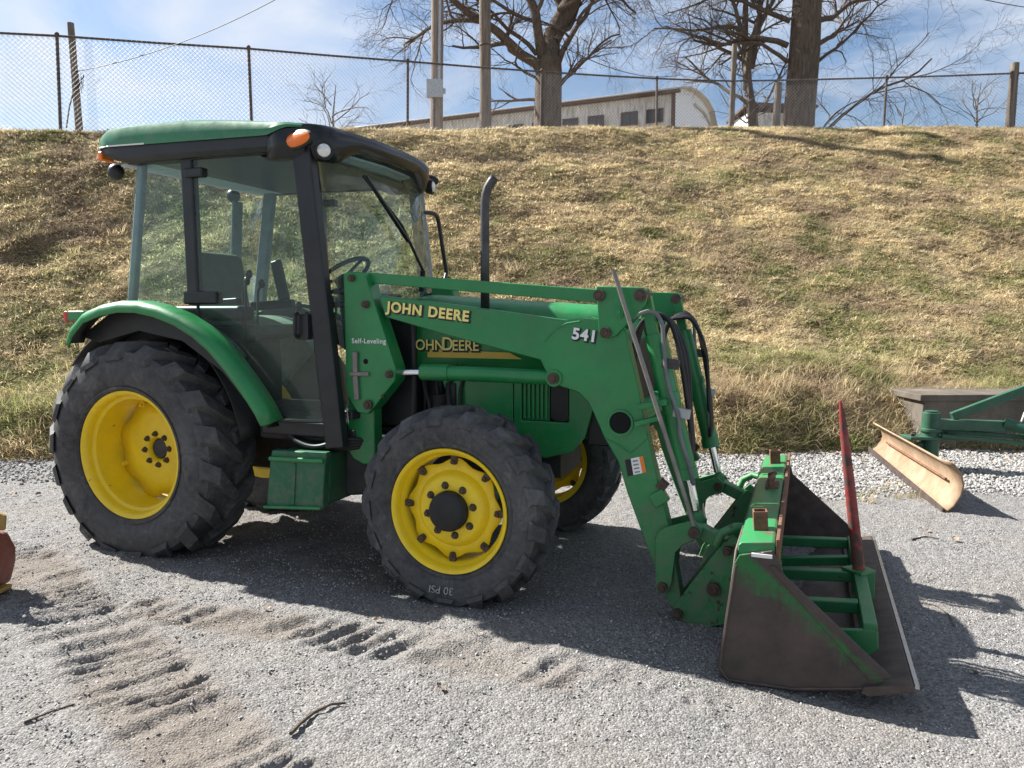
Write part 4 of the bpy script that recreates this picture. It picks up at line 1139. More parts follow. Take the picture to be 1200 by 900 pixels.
    b = MB(); b.bar((3.335, s * 0.60, 0.585), (3.405, s * 0.60, 0.63), 0.07, 0.05); b.build('arm_stop', M['green'], TR, bevel=0.006)
    MB().bar((3.37, s * 0.60, 0.655), (3.40, s * 0.605, 0.695), 0.05, 0.045).build('stop_bolt', M['pin'], TR, bevel=0.006)
# torque tube between the arms, its bore filled solid black for the shade inside
b = MB(); b.lathe([(0.058, -0.612), (0.068, -0.612), (0.068, 0.612), (0.058, 0.612), (0.055, 0.60), (0.055, -0.60)], 36, 3.162, 0.985, closed=True)
b.build('torque_tube', M['green'], TR)
MB().cyl((3.162, -0.606, 0.985), (3.162, 0.606, 0.985), 0.0555, 32).build('tube_shade_plug', M['hole_shade'], TR)
b = MB(); b.cyl((3.54, -0.5, 0.05), (3.54, 0.5, 0.05), 0.045, 20); b.bar((3.20, -0.5, 1.60), (3.20, 0.5, 1.60), 0.10, 0.05)
b.build('cross_tube', M['green_worn'], TR)
# bracket that holds the level rod, level rod
b = MB(); b.bar((3.26, -0.60, 1.075), (3.40, -0.60, 1.105), 0.03, 0.10); b.bar((3.24, -0.62, 0.985), (3.36, -0.60, 1.02), 0.025, 0.08); b.build('rod_guide', M['green_worn'], TR, bevel=0.004)
MB().cyl((3.135, -0.69, 1.765), (3.555, -0.675, 0.50), 0.0115, 12).build('level_rod', M['rod'], TR)
# lettering and labels on the loader
def arm_text(body, size, x, z, slope, xs=1.0, y=-0.602, mat=None, bold=0.0028, outline=0.0075, sh=(0.006, -0.005), nm='arm_lettering'):
    ry = math.atan(-slope)
    rot = (Matrix.Rotation(ry, 3, 'Y') @ Matrix.Rotation(R(90), 3, 'X')).to_euler()
    if outline:
        text_mesh(body, size, M['decal_black'], nm + '_shadow', TR, (x + sh[0], y - 0.001, z + sh[1]), rot, 0.0006, outline, 0, xs, 1.12)
    text_mesh(body, size, mat or M['letter'], nm, TR, (x, y - 0.003, z), rot, 0.0006, bold, 0, xs, 1.12)
arm_text('JOHN', 0.080, 1.790, 1.562, -0.112, 1.02)
arm_text('DEERE', 0.080, 2.052, 1.5330, -0.112, 1.02)
arm_text('541', 0.082, 2.895, 1.418, -0.13, 1.02, mat=M['decal_white'])
arm_text('Self-Leveling', 0.040, 1.565, 1.376, 0.0, 1.0, y=-0.6225, mat=M['decal_white'], bold=0.0004, outline=0, nm='mast_lettering')
wl_ = MB().prism([(3.188, 0.792), (3.282, 0.818), (3.300, 0.735), (3.204, 0.706)], -0.6035, -0.6015).build('warning_label', M['decal_white'], TR)
MB().prism([(3.188, 0.792), (3.218, 0.800), (3.234, 0.715), (3.204, 0.706)], -0.6045, -0.6033).build('label_panel', M['decal_black'], wl_)
MB().prism([(3.262, 0.8125), (3.282, 0.818), (3.300, 0.735), (3.281, 0.729)], -0.6045, -0.6033).build('label_panel', M['decal_orange'], wl_)
for i in range(4): MB().prism([(3.228 + 0.004 * i, 0.790 - 0.019 * i), (3.255 + 0.004 * i, 0.797 - 0.019 * i), (3.2565 + 0.004 * i, 0.790 - 0.019 * i), (3.2295 + 0.004 * i, 0.783 - 0.019 * i)], -0.6045, -0.6033).build('label_line', M['rod'], wl_)

# ---- bucket
B0, B1 = -1.18, 0.96
bk = MB()
curve = [(3.965, 0.585), (3.80, 0.55), (3.775, 0.30), (3.748, 0.10), (3.738, 0.03), (3.755, -0.015), (3.80, -0.030), (4.05, -0.022), (4.34, 0.030)]
bk.sheet([[(x, y, z) for y in np.linspace(B0, B1, 5)] for x, z in curve[1:]])
bucket = bk.build('bucket', M['rust_dark'], TR, solid=0.012)
side = [(3.812, 0.533), (3.945, 0.566), (3.980, 0.512), (3.990, 0.470), (4.410, 0.098), (4.325, 0.030), (4.04, -0.020), (3.85, -0.034), (3.770, -0.026), (3.736, 0.020), (3.766, 0.291), (3.792, 0.49)]
for y0 in (B0, B1):
    sp = MB().prism(side, y0 - 0.008, y0 + 0.008).build('side_plate', M['bucket'] if y0 < 0 else M['rust_dark'], bucket, bevel=0.004)
# crease of the near side plate and a stiffener along the cut edge
MB().prism([(3.93, 0.500), (3.955, 0.505), (4.405, 0.098), (4.33, 0.075)], B0 - 0.017, B0 - 0.007).build('side_stiffener', M['bucket'], bucket, bevel=0.005)
MB().tube([(3.80, B0 - 0.009, 0.49), (3.775, B0 - 0.010, 0.29), (3.745, B0 - 0.010, 0.03), (3.78, B0 - 0.010, -0.02), (4.04, B0 - 0.010, -0.014), (4.31, B0 - 0.010, 0.036)], 0.0065, 6).build('weld_bead', M['rust_dark'], bucket)
b = MB(); b.box(3.862, 3.945, B0 - 0.014, B0 - 0.004, 0.533, 0.548); b.build('chalk_patch', M['decal_white'], bucket)
b = MB(); b.prism([(3.805, 0.50), (3.805, 0.572), (3.82, 0.585), (3.945, 0.600), (3.955, 0.590), (3.955, 0.50)], B0 + 0.006, B1, 'xz'); tb = b.build('top_beam', M['topbar'], bucket, bevel=0.008)
b = MB(); b.box(3.957, 3.972, B0 + 0.004, B1, 0.455, 0.612); b.build('top_lip', M['rust'], bucket, bevel=0.003)
# cutting edge
b = MB(); b.prism([(4.30, 0.022), (4.31, 0.050), (4.485, 0.092), (4.497, 0.078), (4.48, 0.056), (4.33, 0.014)], B0 - 0.03, B1 + 0.02); b.build('cutting_edge', M['rust_dark'], bucket, bevel=0.004)
MB().bar((4.500, B0 - 0.03, 0.084), (4.500, B1 + 0.02, 0.084), 0.016, 0.014, (0, 0, 1)).build('edge_wear_strip', M['steel'], bucket)
# stub tubes and hook on the top beam
for y0 in (-0.96, 0.66):
    t = MB(); a, c = 0.030, 0.024
    for x0, x1, ya, yb in ((-a, a, -a, -c), (-a, a, c, a), (-a, -c, -c, c), (c, a, -c, c)): t.box(x0, x1, ya, yb, -0.01, 0.085)
    o = t.build('stub_tube', M['rust'], bucket, loc=(3.885, y0, 0.592)); o.rotation_euler = (0, R(-4), R(8))
b = MB(); b.box(3.86, 3.93, -0.13, 0.05, 0.594, 0.604); b.tube([(3.89, -0.11, 0.60), (3.885, -0.10, 0.64), (3.90, -0.06, 0.655), (3.90, -0.02, 0.64), (3.885, -0.03, 0.615)], 0.014, 8); b.tube([(3.88, 0.03, 0.60), (3.88, 0.02, 0.645), (3.91, -0.02, 0.66)], 0.012, 8)
b.build('chain_hook', M['rust'], bucket)

# ------------------------------------------------------------------ bale spear frame lying in the bucket
SPO = world_pt(4.34, -0.3, 0.02)
SPR = empty('bale_spear', SPO, -TH)
tag(SPR, 'green welded bale frame with red rusty spear lying in the loader bucket', 'bale spear')
M['green_worn2'] = paint('scuffed_green_paint', (0.014, 0.165, 0.050), 0.42, dust_amt=0.2, chips=(0.075, 0.045, 0.032), chip_lo=0.66)
def L3(x, y, z): return (x - 4.34, y + 0.3, z - 0.02)
zf = 0.245
b = MB(); b.box(-0.03, 0.028, -0.72, 0.66, zf - 0.02 - 0.10, zf - 0.02); b.build('front_beam', M['green_worn2'], SPR, bevel=0.006)
for y0, zb in ((0.30, 0.19), (-0.30, 0.185), (-0.74, 0.185)):
    p, q = L3(3.93, y0, zb), L3(4.31, y0, zf - 0.03)
    MB().bar(p, q, 0.055, 0.055).build('cross_bar', M['green_worn2'], SPR, bevel=0.006)
MB().bar(L3(3.90, 0.10, 0.12), L3(4.31, 0.10, zf - 0.07), 0.05, 0.05).build('cross_bar', M['green_worn2'], SPR, bevel=0.006)
MB().prism([(-0.40, 0.145), (0.03, 0.205), (0.035, 0.12), (0.0, 0.085), (-0.40, 0.06)], -0.725, -0.70).build('end_plate', M['green_worn2'], SPR, bevel=0.006)
b = MB(); b.bar(L3(3.93, -1.00, 0.12), L3(3.93, 0.36, 0.12), 0.06, 0.05, (0, 0, 1)); b.build('rear_beam', M['green_worn2'], SPR, bevel=0.006)
MB().prism([(-0.09, 0.0), (0.0, -0.085), (0.075, 0.0), (0.0, 0.085)], zf - 0.024, zf - 0.008, 'xy').build('spear_plate', M['green_worn2'], SPR, bevel=0.004)
MB().prism([(-0.035, -0.05), (0.07, -0.02), (0.07, 0.02), (-0.035, 0.05)], zf - 0.15, zf - 0.022, 'xy').build('spear_socket', M['green_worn2'], SPR, bevel=0.004)
M['red_rust'] = paint('weathered_red_paint', (0.24, 0.018, 0.018), 0.55, dust_amt=0.4, chips=(0.085, 0.05, 0.04), chip_lo=0.52)
tip, base = Vector(L3(4.216, -0.35, 1.117)), Vector(L3(4.335, -0.305, zf))
pts = [base + (tip - base) * t for t in (0, 0.02, 0.5, 0.80, 0.93, 1.0)]
MB().tube(pts, [0.030, 0.030, 0.026, 0.021, 0.014, 0.006], 14).build('spear', M['red_rust'], SPR)
# ------------------------------------------------------------------ wood, bark, concrete
def mk_wood(name, c, stretch=(14, 14, 0.9), bump=0.6):
    t = NT(name)
    g = t.ramp(t.noise(2.2, 7, 0.65, stretch=stretch), 0.3, 0.7)
    col = t.mix(g, tuple(v * 0.5 for v in c), tuple(v * 1.35 for v in c))
    t.bump(t.noise(3.0, 6, 0.7, stretch=stretch), bump, 0.03)
    return t.set(col, 0.9, 0, 0.15)
M['pole_wood'] = mk_wood('weathered_pole_wood', (0.25, 0.20, 0.165))
M['post_wood'] = mk_wood('grey_post_wood', (0.20, 0.165, 0.135))
M['bark'] = mk_wood('tree_bark', (0.13, 0.10, 0.078), (7, 7, 1.3), 0.9)
M['bark_far'] = mk_wood('pale_bark', (0.20, 0.165, 0.14), (7, 7, 1.3), 0.6)
M['fence_rust'] = plain('rusty_fence_pipe', (0.115, 0.085, 0.072), 0.75, 0.3, var=0.4, scale=6)
M['wire'] = plain('fence_wire', (0.20, 0.20, 0.205), 0.6, 0.5, var=0.2)
def mk_concrete():
    t = NT('stained_concrete')
    a = t.ramp(t.noise(2.4, 7, 0.65), 0.3, 0.75)
    c = t.mix(a, (0.08, 0.066, 0.053), (0.20, 0.175, 0.145))
    c = t.mix(t.math('MULTIPLY', t.ramp(t.noise(5, 6, 0.7, stretch=(3, 3, 0.5)), 0.5, 0.75), 0.5), c, (0.10, 0.085, 0.07))
    t.bump(t.noise(45, 5, 0.7), 0.4, 0.01)
    return t.set(c, 0.92, 0, 0.2)
M['concrete'] = mk_concrete()

# ------------------------------------------------------------------ chain-link fence along the top of the bank
posts_ = [(-7.54 + 2.73 * k, 13.2 + 1.325 * k) for k in range(-2, 5)] + [(5.25, 18.85), (8.65, 18.3), (11.15, 17.7), (13.9, 17.2)]
posts = [(x * BS, y * BS) for x, y in posts_]
rail_z = [sight(py, y) for py, (x, y) in zip((12, 27, 42, 57, 72, 84, 92, 95, 91, 86, 81), posts)]
def gz(x, y): return float(bank_z(np.array(float(x)), np.array(float(y)), False))
FB = Vector((-7.54 * BS, 13.2 * BS, gz(-7.54 * BS, 13.2 * BS)))
fence = empty('chain_link_fence', FB)
tag(fence, 'chain link fence with rusty top rail running along the crest of the bank', 'fence')
for i, ((x, y), zr) in enumerate(zip(posts, rail_z)):
    if i == 7: continue                               # a wooden post stands here instead
    b = MB(); lean = (0.03, 0.0) if i % 3 else (-0.02, 0.01)
    b.cyl((x - FB.x - lean[0], y - FB.y, gz(x, y) - 0.2 - FB.z), (x - FB.x, y - FB.y, zr + 0.02 - FB.z), 0.032, 10)
    b.ball((x - FB.x, y - FB.y, zr + 0.035 - FB.z), 0.045, 0.045, 0.04, 10, 6)
    b.build('fence_post', M['fence_rust'], fence)
for (p, zp), (q, zq) in zip(list(zip(posts, rail_z))[:-1], list(zip(posts, rail_z))[1:]):
    m = ((p[0] + q[0]) / 2, (p[1] + q[1]) / 2, (zp + zq) / 2 - 0.008)
    MB().tube([Vector((*p, zp)) - FB, Vector(m) - FB, Vector((*q, zq)) - FB], 0.024, 8).build('top_rail', M['fence_rust'], fence)
# wire fabric: zig-zag wires in two directions
cum = [0.0]
for p, q in zip(posts[:-1], posts[1:]): cum.append(cum[-1] + math.hypot(q[0] - p[0], q[1] - p[1]))
def along(s):
    s = max(0, min(cum[-1] - 1e-4, s))
    i = max(k for k in range(len(cum) - 1) if cum[k] <= s)
    t = (s - cum[i]) / (cum[i + 1] - cum[i])
    return (posts[i][0] + (posts[i + 1][0] - posts[i][0]) * t, posts[i][1] + (posts[i + 1][1] - posts[i][1]) * t, rail_z[i] + (rail_z[i + 1] - rail_z[i]) * t)
wires = MB(); pitch = 0.094; FHt = 2.0
for dr in (-1, 1):
    s = -FHt
    while s < cum[-1] + FHt:
        pts = []
        for k in range(5):
            t = k / 4; ss = s + dr * (t - 0.5) * FHt + FHt * 0.5 * 0
            if 0 <= ss <= cum[-1]:
                x, y, zr = along(ss)
                off = -0.036 + (0.004 if dr > 0 else 0)
                pts.append(Vector((x, y + off, zr - FHt + FHt * t)) - FB)
        if len(pts) > 1: wires.tube(pts, 0.0029, 3, cap=False)
        s += pitch
o = wires.build('wire_mesh', M['wire'], fence, recalc=False, smooth=False); tag(o, kind='stuff')

# ------------------------------------------------------------------ posts, utility poles and wires
def wood_post(name, label, x, y, top, r, mat, lean=(0, 0), cat='post', extra=None, group=None):
    zb = gz(x, y) - 0.25
    e = empty(name, (x, y, zb)); tag(e, label, cat, group)
    n = 7; pts = [(lean[0] * k / n, lean[1] * k / n, (top - zb) * k / n) for k in range(n + 1)]
    rs = [r * (1.12 - 0.18 * k / n + 0.03 * math.sin(k * 2.3)) for k in range(n + 1)]
    MB().tube(pts, rs, 14).build('post_shaft' if cat == 'post' else 'pole_shaft', mat, e)
    return e
p1 = wood_post('utility_pole', 'pale weathered utility pole carrying a grey metal box, left of the big forked tree', -2.42, 25.0, 17.5, 0.185, M['pole_wood'], (0.20, 0.0), 'utility pole')
zb = p1.location.z
def pz(py): return sight(py, 25.0) - zb
b = MB(); b.box(-0.25, 0.26, -0.33, -0.15, pz(117), pz(96)); b.build('meter_box', M['zinc'], p1, bevel=0.01)
b = MB(); b.cyl((0.14, -0.20, pz(96)), (0.30, -0.19, 17.0 - zb), 0.045, 10); b.build('conduit', M['zinc'], p1)
b = MB(); b.cyl((-0.02, -0.19, pz(117)), (-0.04, -0.19, pz(152)), 0.04, 10); b.build('conduit', M['fence_rust'], p1)
MB().box(0.26, 0.34, -0.25, -0.17, pz(112), pz(106)).build('switch_box', M['zinc'], p1, bevel=0.006)
p2 = wood_post('utility_pole', 'brown wooden utility pole standing between the pale pole and the big forked tree', -0.87, 26.0, 17.5, 0.18, M['post_wood'], (-0.02, 0.0), 'utility pole')
zb = p2.location.z
b = MB(); b.lathe([(0.185, 0), (0.20, 0.02), (0.20, 0.06), (0.185, 0.08)], 18); b.v = [(x - 0.01, z, y + sight(55, 26.0) - zb) for x, y, z in b.v]; b.build('pole_band', M['fence_rust'], p2)
w1 = wood_post('wooden_post', 'dark wooden post with wire scraps behind the fence, farthest left', -8.80, 16.05, sight(27, 16.05), 0.068, M['post_wood'], (-0.08, 0), 'post')
zb = w1.location.z
def wz(py): return sight(py, 16.0) - zb
b = MB(); b.tube([(-0.03, -0.02, wz(98)), (-0.16, -0.05, wz(125)), (-0.24, -0.06, wz(150))], 0.014, 6); b.build('brace_rod', M['fence_rust'], w1)
q = random.Random(4); b = MB(); pts = [(0.05 + q.uniform(-0.08, 0.12), -0.06 + q.uniform(-0.05, 0.05), wz(96) + q.uniform(-0.32, 0.25)) for _ in range(14)]
b.tube(pts, 0.006, 4); b.build('wire_scrap', M['rubber_hose'], w1)
wood_post('wooden_post', 'grey wooden fence post between the barn end and the thick trunked tree', 5.26 * BS, 18.95 * BS, sight(52, 18.95 * BS), 0.075, M['post_wood'], (0.05, 0), 'post')
wood_post('wooden_post', 'stout grey wooden corner post at the right end of the fence', 11.2 * BS, 17.75 * BS, sight(74, 17.75 * BS), 0.11, M['post_wood'], (0.05, 0), 'post')
wood_post('wooden_post', 'dark wooden stub post just left of the thick trunked tree', 8.45, 25.3, sight(97, 25.3), 0.115, M['post_wood'], (0.06, 0), 'post')
def cable(label, a, b_, sag, r):
    a, b_ = Vector(a), Vector(b_); e = empty('overhead_wire', a); tag(e, label, 'wire')
    pts = [(b_ - a) * (k / 16) - Vector((0, 0, sag * 4 * (k / 16) * (1 - k / 16))) for k in range(17)]
    MB().tube(pts, r, 5).build('wire_strand', M['rubber_hose'], e)
cable('thin wire running from the left wooden post up to the top of the sky', (-8.80, 16.0, sight(84, 16.0)), (-3.8, 15.8, sight(-30, 15.8)), 0.25, 0.009)
cable('thin overhead wire crossing the sky at the top right corner', (9.3, 16.5, sight(-6, 16.5)), (14.8, 21.3, sight(14, 21.3)), 0.05, 0.010)
cable('slack cable hanging between the forked tree and the barn end', (1.6, 29.0, sight(50, 29.0)), (9.3, 44.0, sight(88, 44.0)), 0.5, 0.018)

# ------------------------------------------------------------------ bare trees
def grow(mb_trunk, mb_twig, p, d, r, length, depth, q, maxd, wig, droop, ratio):
    n = max(3, int(length / (0.22 if depth < 3 else 0.14)))
    n = min(n, 9)
    pts, rs = [p.copy()], [r]
    dd = d.copy(); step = length / n
    kids = []
    for i in range(n):
        dd = (dd + Vector((q.gauss(0, wig), q.gauss(0, wig), q.gauss(0, wig) * 0.7 - droop * (0.6 if depth > 1 else 0.0)))).normalized()
        p = p + dd * step
        rr = r * (1 - 0.62 * (i + 1) / n)
        pts.append(p.copy()); rs.append(rr)
        if depth < maxd and (i >= 1 or depth > 1):
            for _ in range(1 if q.random() < 0.8 else 2):
                if q.random() < (0.75, 0.66, 0.60, 0.56, 0.5)[min(depth, 4)]: kids.append((p.copy(), dd.copy(), rr))
    sides = 10 if depth == 0 else 7 if depth == 1 else 5 if depth == 2 else 3
    (mb_trunk if depth == 0 else mb_twig).tube(pts, rs, sides, cap=False)
    for kp, kd, kr in kids:
        ax = Vector((q.gauss(0, 1), q.gauss(0, 1), q.gauss(0, 1))); ax = (ax - kd * ax.dot(kd))
        if ax.length < 1e-3: continue
        ax.normalize(); an = q.uniform(0.45, 1.15)
        nd = (kd * math.cos(an) + ax * math.sin(an)).normalized()
        grow(mb_trunk, mb_twig, kp, nd, max(0.004, kr * q.uniform(0.45, 0.75)), length * q.uniform(ratio[0], ratio[1]), depth + 1, q, maxd, wig, droop, ratio)
def tree(label, x, y, trunk_pts, trunk_r, limbs, seed, maxd, bark, cat='tree', group=None, wig=0.20, droop=0.0, ratio=(0.42, 0.64), k=1.0):
    trunk_pts = [(a * k, b_ * k, c * k) for a, b_, c in trunk_pts]; trunk_r = [r * k for r in trunk_r]
    limbs = [(tuple(v * k for v in p), d, r * k, L * k) for p, d, r, L in limbs]
    zb = gz(x, y) - 0.2
    e = empty('bare_tree', (x, y, zb)); tag(e, label, cat, group)
    q = random.Random(seed); tk, tw = MB(), MB()
    tk.tube(trunk_pts, trunk_r, 16)
    for p, d, r, L in limbs:
        grow(tw, tw, Vector(p), Vector(d).normalized(), r, L, 0 if r > 0.12 else 1, q, maxd, wig, droop, ratio)
    tk.build('trunk', bark, e, recalc=False); tw.build('crown', bark, e, recalc=False)
    return len(tw.f)
# the big forked tree in the middle
TK = 1.33
gx, gy = 1.32, 30.0; z0 = gz(gx, gy) - 0.2
def zz(px_y, Y): return (sight(px_y, Y) - z0) / TK
fork = zz(85, gy)
limbs = [((-0.05, 0, fork - 0.15), (-0.45, 0.1, 0.95), 0.16, 4.2), ((0.10, 0, fork + 0.2), (0.10, 0.1, 1.0), 0.30, 7.5), ((-0.12, 0.1, fork + 0.35), (-0.22, -0.2, 1.0), 0.15, 5.5),
         ((0.30, 0, fork + 0.2), (0.55, -0.15, 0.85), 0.09, 3.6), ((0.25, 0, fork + 0.9), (0.75, 0.1, 0.7), 0.075, 3.2), ((-0.30, 0, fork + 0.5), (-0.8, -0.1, 0.55), 0.07, 3.2),
         ((-0.2, 0, fork - 0.75), (-0.95, 0.05, 0.15), 0.055, 1.5), ((0.25, 0, fork - 0.3), (0.85, 0.2, 0.45), 0.055, 2.4), ((0.25, -0.05, fork - 0.6), (0.6, -0.2, 0.8), 0.045, 2.2),
         ((0.3, 0, fork + 1.7), (0.85, 0.1, 0.45), 0.07, 3.2), ((-0.35, 0, fork + 1.4), (-0.9, 0.0, 0.35), 0.06, 3.0), ((-0.2, 0, fork - 0.2), (-0.8, -0.2, 0.5), 0.045, 2.2)]
tree('big bare tree whose thick trunk forks low, behind the utility poles', gx, gy, [(0, 0, 0), (0.0, 0, 0.8), (0.03, 0, fork * 0.6), (0.05, 0, fork), (0.10, 0, fork + 0.4)], [0.52, 0.43, 0.39, 0.38, 0.31], limbs, 5, 5, M['bark'], k=TK)
# thick straight trunk on the right
gx, gy = 10.55, 29.3; z0 = gz(gx, gy) - 0.2
f = zz(60, gy)
limbs = [((-0.30, 0, f + 0.15), (-0.85, 0, 0.35), 0.085, 2.8), ((0.40, 0, f + 0.1), (0.8, 0.1, 0.55), 0.075, 3.0), ((0.38, 0, f - 0.45), (0.75, -0.2, 0.65), 0.05, 2.4), ((-0.28, 0, f - 0.3), (-0.7, -0.2, 0.6), 0.06, 2.6), ((0.45, 0, f + 0.8), (0.9, 0.2, 0.4), 0.085, 3.4), ((-0.25, 0, f + 0.8), (-0.85, 0.1, 0.5), 0.075, 3.2),
         ((0.45, -0.2, f + 1.3), (0.8, -0.4, 0.3), 0.07, 3.0), ((-0.2, -0.2, f + 1.5), (-0.75, -0.3, 0.4), 0.07, 3.0), ((0.4, 0, f + 2.2), (0.9, 0, 0.3), 0.08, 3.2), ((-0.1, 0, f + 2.4), (-0.9, 0, 0.3), 0.08, 3.2), ((0.30, 0, f - 2.55), (0.86, 0.1, 0.40), 0.055, 3.8), ((0.30, -0.05, f - 2.6), (0.62, 0.1, 0.70), 0.038, 2.6)]
tree('thick straight trunked bare tree on the right behind the fence', gx, gy, [(0, 0, 0), (0.02, 0, 0.7), (0.08, 0, f * 0.5), (0.17, 0, f), (0.2, 0, f + 1.5), (0.3, 0, f + 4.5), (0.3, 0, f + 8)], [0.56, 0.47, 0.42, 0.41, 0.38, 0.28, 0.10], limbs, 17, 5, M['bark'], k=TK)
# slender companion
gx, gy = 9.55, 30.8; z0 = gz(gx, gy) - 0.2
limbs = [((-0.35, 0, 2.6), (-0.4, 0.1, 0.9), 0.10, 3.6), ((-0.2, 0, 3.2), (0.3, 0, 1), 0.09, 3.4), ((-0.3, 0, 2.2), (-0.8, 0, 0.6), 0.06, 2.6), ((-0.15, 0, 1.8), (0.7, 0, 0.7), 0.05, 2.0), ((-0.4, 0, 3.4), (-0.9, 0.2, 0.5), 0.06, 2.6), ((-0.4, 0, 3.9), (-0.5, -0.3, 0.9), 0.07, 3.0), ((-0.45, 0, 4.3), (-0.9, 0, 0.25), 0.06, 2.6)]
tree('slender leaning bare tree with upright branches, left of the thick trunked tree', gx, gy, [(0.05, 0, 0), (0, 0, 0.8), (-0.12, 0, 1.8), (-0.3, 0, 2.8), (-0.42, 0, 4.2), (-0.4, 0, 6.5)], [0.19, 0.16, 0.145, 0.13, 0.10, 0.03], limbs, 23, 5, M['bark_far'], k=TK)
# small far trees
def far_tree(label, x, y, h, seed, group=None, maxd=4):
    zt = gz(x, y) - 0.3
    q = random.Random(seed); L = []
    for k in range(9):
        a = q.uniform(0, 2 * PI); zz_ = h * q.uniform(0.38, 0.85)
        L.append(((0, 0, zz_), (math.cos(a), math.sin(a) * 0.6, q.uniform(0.45, 1.2)), 0.017 * h / 3, h * q.uniform(0.26, 0.42)))
    tree(label, x, y, [(0, 0, 0), (0.03 * h, 0, h * 0.4), (0.01 * h, 0, h * 0.75), (0.04 * h, 0, h)], [0.015 * h, 0.012 * h, 0.008 * h, 0.003 * h], L, seed, maxd, M['bark_far'], 'tree', group, 0.2, 0.0, (0.4, 0.62))
far_tree('small pale bare tree far behind the fence above the cab roof', -8.0, 35.0, 5.6, 41)
far_tree('low bare bush by the right corner post of the fence', 18.2, 31.0, 3.9, 43)
far_tree('low bare sapling showing through the mesh left of the corner post', 15.8, 32.0, 3.4, 44)
far_tree('thin bare sapling beside the stub post and thick trunk', 8.85, 29.8, 4.8, 46)

# ------------------------------------------------------------------ long barn beyond the bank
M['siding'] = mk_wood('weathered_white_siding', (0.68, 0.68, 0.67), (3, 3, 0.5), 0.2)
M['barn_end'] = plain('white_barn_end', (0.78, 0.80, 0.83), 0.7, var=0.08)
M['barn_roof'] = plain('pale_metal_roof', (0.50, 0.49, 0.48), 0.5, 0.2, var=0.12, scale=2)
M['fascia'] = plain('rusty_fascia', (0.11, 0.065, 0.05), 0.85, var=0.3)
BO = Vector((9.25, 45.0, 9.5)); ang = math.atan2(0.42, -0.906)          # long axis runs to the left and away
barn = empty('barn', BO, ang)
tag(barn, 'long low white sided barn with small windows and rounded end beyond the bank', 'barn')
BL, BW, BE = 24.0, 15.5, 14.02 - 9.5
# local x runs along the long wall, local -y goes back from it
b = MB(); b.box(0, BL, -0.25, 0, -1.5, BE - 0.05); b.build('long_wall', M['siding'], barn)
bt = MB(); k = 0.15
while k < BL: bt.box(k - 0.05, k + 0.05, 0.0, 0.025, -1.5, BE - 0.10); k += 0.32
tag(bt.build('wall_battens', M['siding'], barn, smooth=False), kind='stuff')
b = MB(); b.box(-0.35, BL, 0.0, 0.45, BE - 0.02, BE + 0.12); b.build('eave_fascia', M['fascia'], barn)
prof = [(0.5, BE + 0.12), (-0.8, BE + 0.62), (-2.6, BE + 1.12), (-5.6, BE + 1.40), (-8.6, BE + 1.2), (-10.8, BE + 0.55), (-12.6, BE - 0.9), (-14.0, BE - 2.8), (-14.6, BE - 5.0)]
prof = [(0.5, BE + 0.12), (-1.0, BE + 0.55), (-2.6, BE + 0.95), (-5.0, BE + 1.30), (-7.8, BE + 1.5), (-10.0, BE + 1.3), (-11.6, BE + 0.4), (-13.2, BE - 1.6), (-14.6, BE - 4.0)]
MB().sheet([[(x, y, z) for y, z in prof] for x in np.linspace(-0.4, BL, 9)]).build('roof', M['barn_roof'], barn, solid=0.08)
endp = [(0.0, -1.5)] + [(y, z - 0.06) for y, z in prof[1:]] + [(-14.6, -1.5)]; endp.insert(1, (0.0, BE))
b = MB(); b.prism([(y, z) for y, z in endp], -0.02, 0.12, 'yz'); b.build('end_wall', M['barn_end'], barn)
k = MB(); k.tube([(-0.10, y, z - 0.75 * (0.2 if i < 3 else 1)) for i, (y, z) in enumerate(prof) if i >= 3], 0.09, 6); k.build('end_arch', M['barn_roof'], barn)
b = MB(); b.box(-0.06, 0.16, 0.005, 0.10, -1.5, BE); b.build('corner_board', M['fascia'], barn)
def bx_at(px):   # where the sight line to a window crosses the long wall
    u = (px - 600) / 900.0; d = Vector((math.cos(ang), math.sin(ang)))
    return (u * BO.y - BO.x) / (d.x - u * d.y)
for px in (763, 734, 696, 667, 605, 546, 632):
    x = bx_at(px); ww = 0.50
    wf = MB()
    z1, z2 = BE - 1.55, BE - 0.78
    for x0, x1, za, zb_ in ((x - ww, x + ww, z2 - 0.08, z2), (x - ww, x + ww, z1, z1 + 0.08), (x - ww, x - ww + 0.08, z1 + 0.08, z2 - 0.08), (x + ww - 0.08, x + ww, z1 + 0.08, z2 - 0.08), (x - 0.03, x + 0.03, z1 + 0.08, z2 - 0.08)): wf.box(x0, x1, 0.03, 0.10, za, zb_)
    wo = wf.build('window', M['fascia'], barn)
    for x0, x1 in ((x - ww + 0.08, x - 0.03), (x + 0.03, x + ww - 0.08)): MB().box(x0, x1, 0.03, 0.05, z1 + 0.08, z2 - 0.08).build('pane', M['window_pane'], wo)
shed = empty('shed', (12.4, 40.0, 8.6), R(8)); tag(shed, 'low dark roofed shed showing between the barn end and the trees', 'shed')
MB().box(-1.3, 1.9, -2, 0, -1.0, 2.55).build('shed_wall', M['siding'], shed)
MB().prism([(-2.2, 2.85), (0.3, 2.55), (0.3, 2.66), (-2.2, 2.96)], -1.5, 2.1, 'yz').build('shed_roof', M['fascia'], shed)

